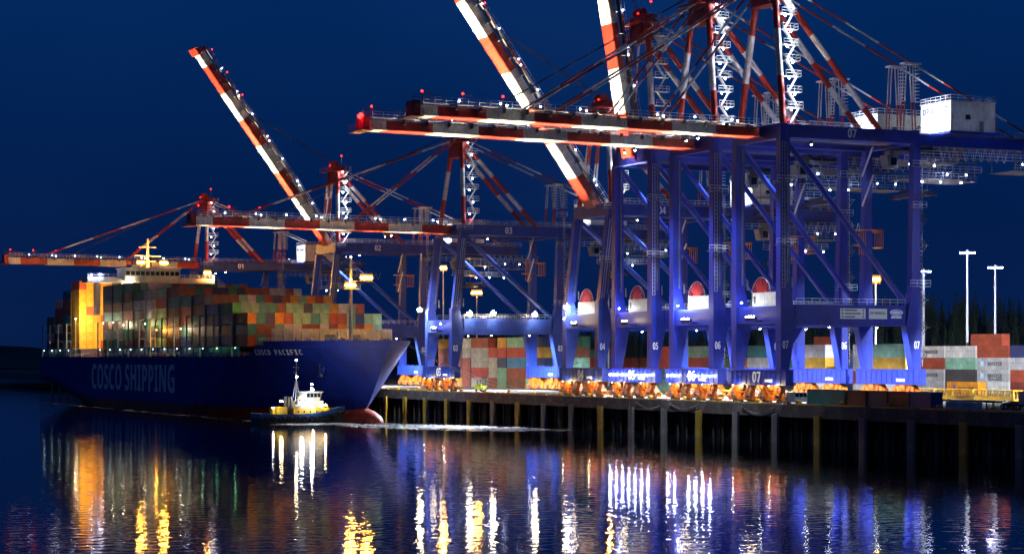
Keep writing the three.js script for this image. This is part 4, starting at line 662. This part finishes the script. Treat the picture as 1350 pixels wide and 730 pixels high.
function sodiumMast(x, t, h, n, I, label) {
  const m = thing('sodium_lamp_post', label, 'lamp', x, DECK, -t, -YAW, 'orange lamp posts in the yard');
  mesh('pole', pipe(V(0, 0, 0), V(0, h, 0), .32, 10, .16), M.rail, m); mesh('base', bar(-.6, .6, 0, .7, -.6, .6), M.concrete, m); mesh('cross_arm', [bar(-n * .3 - .2, n * .3 + .2, h + .0, h + .1, -.06, .06)], M.rail, m);
  haloedLamps(m, 0, h + .5, .8, n, I, 'sodium_lamp_or_halo');
}
sodiumMast(275, 530, 32.0, 4, 10000, 'orange lamp post seen between the legs of cranes 04 and 05');
sodiumMast(275, 623, 29.4, 6, 10000, 'wide orange lamp cluster above the portal of crane 03');
sodiumMast(275, 651, 38.5, 4, 7000, 'tall orange lamp post rising behind the far leg of crane 03');
sodiumMast(275, 398, 26.0, 3, 6000, 'orange lamp post above the portal beam of crane 07');

// ---------------------------------------------------------------- vehicles and small things on the quay
function wheels(o, list, r = .5) { const g = ready(solid([new THREE.CylinderGeometry(r, r, .34, 16).rotateX(Math.PI / 2)])), hub = ready(solid(new THREE.CylinderGeometry(r * .5, r * .5, .36, 10).rotateX(Math.PI / 2))); for (const [x, z] of list) { const w = mesh('wheel', g, M.rubber, o); w.position.set(x, r, z); mesh('rim', hub, M.rail, w); } }
{
  const v = thing('van', 'white van parked on the quay edge beside crane 07', 'van', 211.9, DECK + .004, -331.5, .35);
  mesh('body', [hexa([-2.6, 2.6, .45, -1, 1], [-2.6, 2.5, 1.25, -1, 1]), hexa([-2.6, 1.9, 1.252, -.98, .98], [-2.55, 1.1, 2.3, -.86, .86])], M.white, v);
  for (const s of [-1, 1]) for (const [a, b] of [[-2.3, -1.1], [-.95, .1], [.25, 1.2]]) mesh('window', hexa([a, b, 1.4, s * .97 - .02, s * .97 + .02], [a, b - .1, 2.1, s * .89 - .02, s * .89 + .02]), M.glass, v);
  wheels(v, [[-1.7, .95], [1.7, .95], [-1.7, -.95], [1.7, -.95]], .38); for (const z of [-.7, .7]) mesh('headlight', box(.06, .2, .3, 2.6, .8, z), M.rail, v);
  const k = thing('terminal_truck', 'white cabbed terminal tractor at the end of the quay', 'truck', 222, DECK + .004, -280.5, -Math.PI / 2);
  mesh('chassis', bar(-3.0, 2.2, .6, 1.0, -.6, .6), M.dark, k); mesh('cab', [bar(.8, 2.6, .9, 2.2, -1.2, .4), hexa([.8, 2.6, 2.2, -1.2, .4], [.9, 2.3, 3.1, -1.15, .35])], M.white, k);
  mesh('windscreen', bar(2.601, 2.64, 1.6, 2.3, -1.1, .3), M.glass, k); mesh('fifth_wheel', bar(-2.6, -1, 1.0, 1.25, -.7, .7), M.steel, k); mesh('mudguard', [bar(-2.7, -.9, 1.06, 1.12, -1.25, -.7), bar(-2.7, -.9, 1.06, 1.12, .7, 1.25)], M.dark, k); mesh('exhaust', pipe(V(.5, 1, -.9), V(.5, 3.4, -.9), .1, 8), M.steel, k);
  wheels(k, [[1.6, 1], [1.6, -1], [-1.5, 1], [-1.5, -1], [-2.5, 1], [-2.5, -1]], .52);
  const tr = thing('flatbed_trailer', 'black wheeled flatbed trailer carrying a low white load by the truck', 'trailer', 222, DECK + .004, -291.5, -Math.PI / 2);
  mesh('frame', [bar(-7, 6.4, 1.05, 1.3, -.5, .5), bar(-7, 6.4, 1.3, 1.42, -1.25, 1.25)], M.dark, tr); mesh('landing_leg', [bar(3.6, 3.8, 0, 1.05, -.8, -.6), bar(3.6, 3.8, 0, 1.05, .6, .8)], M.dark, tr); wheels(tr, [[-5.8, .95], [-5.8, -.95], [-4.6, .95], [-4.6, -.95]], .52);
  const ld = thing('white_pallet_load', 'low white wrapped load lying on the quay beside the blue container', 'cargo', 214.2, DECK + .004, -284.6, 0); mesh('wrapped_bundle', [bar(-1, 1, .16, 1.35, -3.6, 3.6)], M.white, ld); mesh('pallet', [bar(-1, 1, .0, .15, -3.6, -3.2), bar(-1, 1, 0, .15, -.2, .2), bar(-1, 1, 0, .15, 3.2, 3.6)], M.brownWood ?? M.fender, ld);
  // yellow barred work cages behind the landside rail
  for (let i = 0; i < 3; i++) { const c = thing('steel_work_cage', 'yellow steel cage with barred openings in the row behind the truck', 'cage', 256, DECK + .004, -(329 + i * 12.6), 0, 'yellow cages behind the truck'); const g = [bar(-1.2, 1.2, .6, .9, -6, 6), bar(-1.2, 1.2, 3.1, 3.3, -6, 6), bar(-1.2, -1.1, .9, 1.7, -5.8, 5.8)]; for (let k2 = 0; k2 <= 6; k2++) g.push(bar(-1.2, -1.0, .9, 3.1, -6 + k2 * 1.95, -5.75 + k2 * 1.95), bar(1, 1.2, .9, 3.1, -6 + k2 * 1.95, -5.75 + k2 * 1.95)); mesh('frame', g, M.yellow, c); const bars = []; for (let k2 = 0; k2 < 22; k2++) bars.push(bar(-1.16, -1.12, 1.7, 3.1, -5.6 + k2 * .52, -5.54 + k2 * .52)); mesh('bars', bars, M.yellow, c); mesh('skid', [bar(-1.2, 1.2, 0, .6, -5, -4.4), bar(-1.2, 1.2, 0, .6, 4.4, 5)], M.dark, c); c.scale.y = .74; }
  const f = thing('forklift', 'lime yellow forklift working on the apron below crane 03', 'forklift', 222, DECK + .004, -500, .6);
  mesh('body', [hexa([-1.8, 1.4, .5, -.9, .9], [-1.7, 1.2, 1.5, -.9, .9]), bar(-1.8, -.8, 1.5, 1.9, -.85, .85)], M.lime, f); mesh('overhead_guard', [...[[-.7, -.8], [-.7, .8], [1, -.8], [1, .8]].map(([x, z]) => bar(x - .06, x + .06, 1.5, 2.9, z - .06, z + .06)), bar(-.8, 1.1, 2.9, 3.0, -.86, .86)], M.dark, f); mesh('lift_mast', [bar(1.5, 1.7, .3, 3.6, -.6, -.4), bar(1.5, 1.7, .3, 3.6, .4, .6), bar(1.5, 1.66, 3.4, 3.6, -.4, .4)], M.dark, f); mesh('fork', [bar(1.7, 3.1, .35, .45, -.55, -.35), bar(1.7, 3.1, .35, .45, .35, .55)], M.steel, f); wheels(f, [[-1.1, .8], [-1.1, -.8], [.9, .8], [.9, -.8]], .45);
  const bg = ready(solid([new THREE.CylinderGeometry(.28, .36, .55, 12).translate(0, .28, 0), new THREE.SphereGeometry(.42, 12, 8).scale(1.25, .55, 1).translate(-.08, .62, 0)]));
  const b0 = new THREE.Group(); b0.name = 'mooring_bollard'; mesh('head', bg, M.yellow, b0); mesh('base_plate', bar(-.5, .5, 0, .06, -.5, .5), M.steel, b0);
  for (let i = 0; i < 26; i++) { const b = b0.clone(); b.name = numbered('mooring_bollard'); b.position.set(EDGE + 1.1, DECK + .004, -(258 + i * 14.3)); b.userData = { label: 'short yellow mooring bollard on the quay edge', category: 'bollard', group: 'bollards along the quay edge' }; scene.add(b); }
}
// ---------------------------------------------------------------- churned water off the bow
{
  const wash = new THREE.MeshPhysicalMaterial({ color: col(.03, .04, .04), roughness: .3, metalness: 0, ior: 1.333, normalMap: waterNormal, normalScale: new THREE.Vector2(1.6, 1.6) });
  const patch = (cx, ct, rx, rt, turn, k) => { const sh = new THREE.Shape(), n = 90; for (let i = 0; i < n; i++) { const a = i / n * 6.283, r = .62 + .5 * n16(.5 + .5 * Math.cos(a) + k, .5 + .5 * Math.sin(a)) + .35 * (n64(.5 + .4 * Math.cos(a), .5 + .4 * Math.sin(a) + k) - .5), x = rx * r * Math.cos(a), z = rt * r * Math.sin(a), X = cx + x * Math.cos(turn) - z * Math.sin(turn), Z = -(ct + x * Math.sin(turn) + z * Math.cos(turn)); i ? sh.lineTo(X, -Z) : sh.moveTo(X, -Z); } return new THREE.ShapeGeometry(sh).rotateX(-Math.PI / 2); };
  const bits = []; for (let i = 0; i < 46; i++) { const a = rnd() * 6.283, r = Math.pow(rnd(), .6); bits.push(patch(184 + 15 * r * Math.cos(a) - 9 * r * Math.sin(a), 437 + 36 * r * Math.sin(a), rr(.8, 3.2), rr(1, 4.5), rr(-.6, .6), rnd()).translate(0, .004 + i * .0006, 0)); }
  for (let i = 0; i < 16; i++) bits.push(patch(159 + rr(-1.5, 1.5), 500 + i * 16 + rr(-5, 5), rr(.5, 1.6), rr(4, 11), 0, rnd()).translate(0, .004, 0));
  for (let i = 0; i < 7; i++) bits.push(patch(156 + i * 3.2, 466 + rr(-4, 6), rr(.8, 2.2), rr(1, 3), 0, rnd()).translate(0, .004, 0));
  const m = mesh('churned_water', bits, wash); structure(m);
  const N = 5200, g = ready(solid(new THREE.IcosahedronGeometry(1, 0))), im = new THREE.InstancedMesh(g, std(col(.62, .66, .66), .35), N), m4 = new THREE.Matrix4(), q = new THREE.Quaternion();  // white flecks put in as lamp glitter off the bow; alongside, wake
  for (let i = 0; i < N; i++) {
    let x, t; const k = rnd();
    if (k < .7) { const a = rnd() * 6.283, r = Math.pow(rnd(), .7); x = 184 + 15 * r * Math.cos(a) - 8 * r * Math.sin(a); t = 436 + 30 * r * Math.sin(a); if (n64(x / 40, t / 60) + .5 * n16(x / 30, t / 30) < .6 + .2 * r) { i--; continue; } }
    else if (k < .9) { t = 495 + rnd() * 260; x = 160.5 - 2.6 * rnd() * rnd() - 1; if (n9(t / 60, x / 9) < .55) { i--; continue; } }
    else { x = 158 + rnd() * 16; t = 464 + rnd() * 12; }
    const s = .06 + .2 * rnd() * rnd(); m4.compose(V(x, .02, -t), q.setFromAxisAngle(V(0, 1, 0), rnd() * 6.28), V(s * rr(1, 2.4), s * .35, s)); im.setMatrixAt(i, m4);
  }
  im.name = 'sparkles'; im.castShadow = im.receiveShadow = true; tag(im, 'white foam shaped as flecks for lamp glitter and wash off the ship bow', null, null, 'stuff');
}

renderer.render(scene, camera);
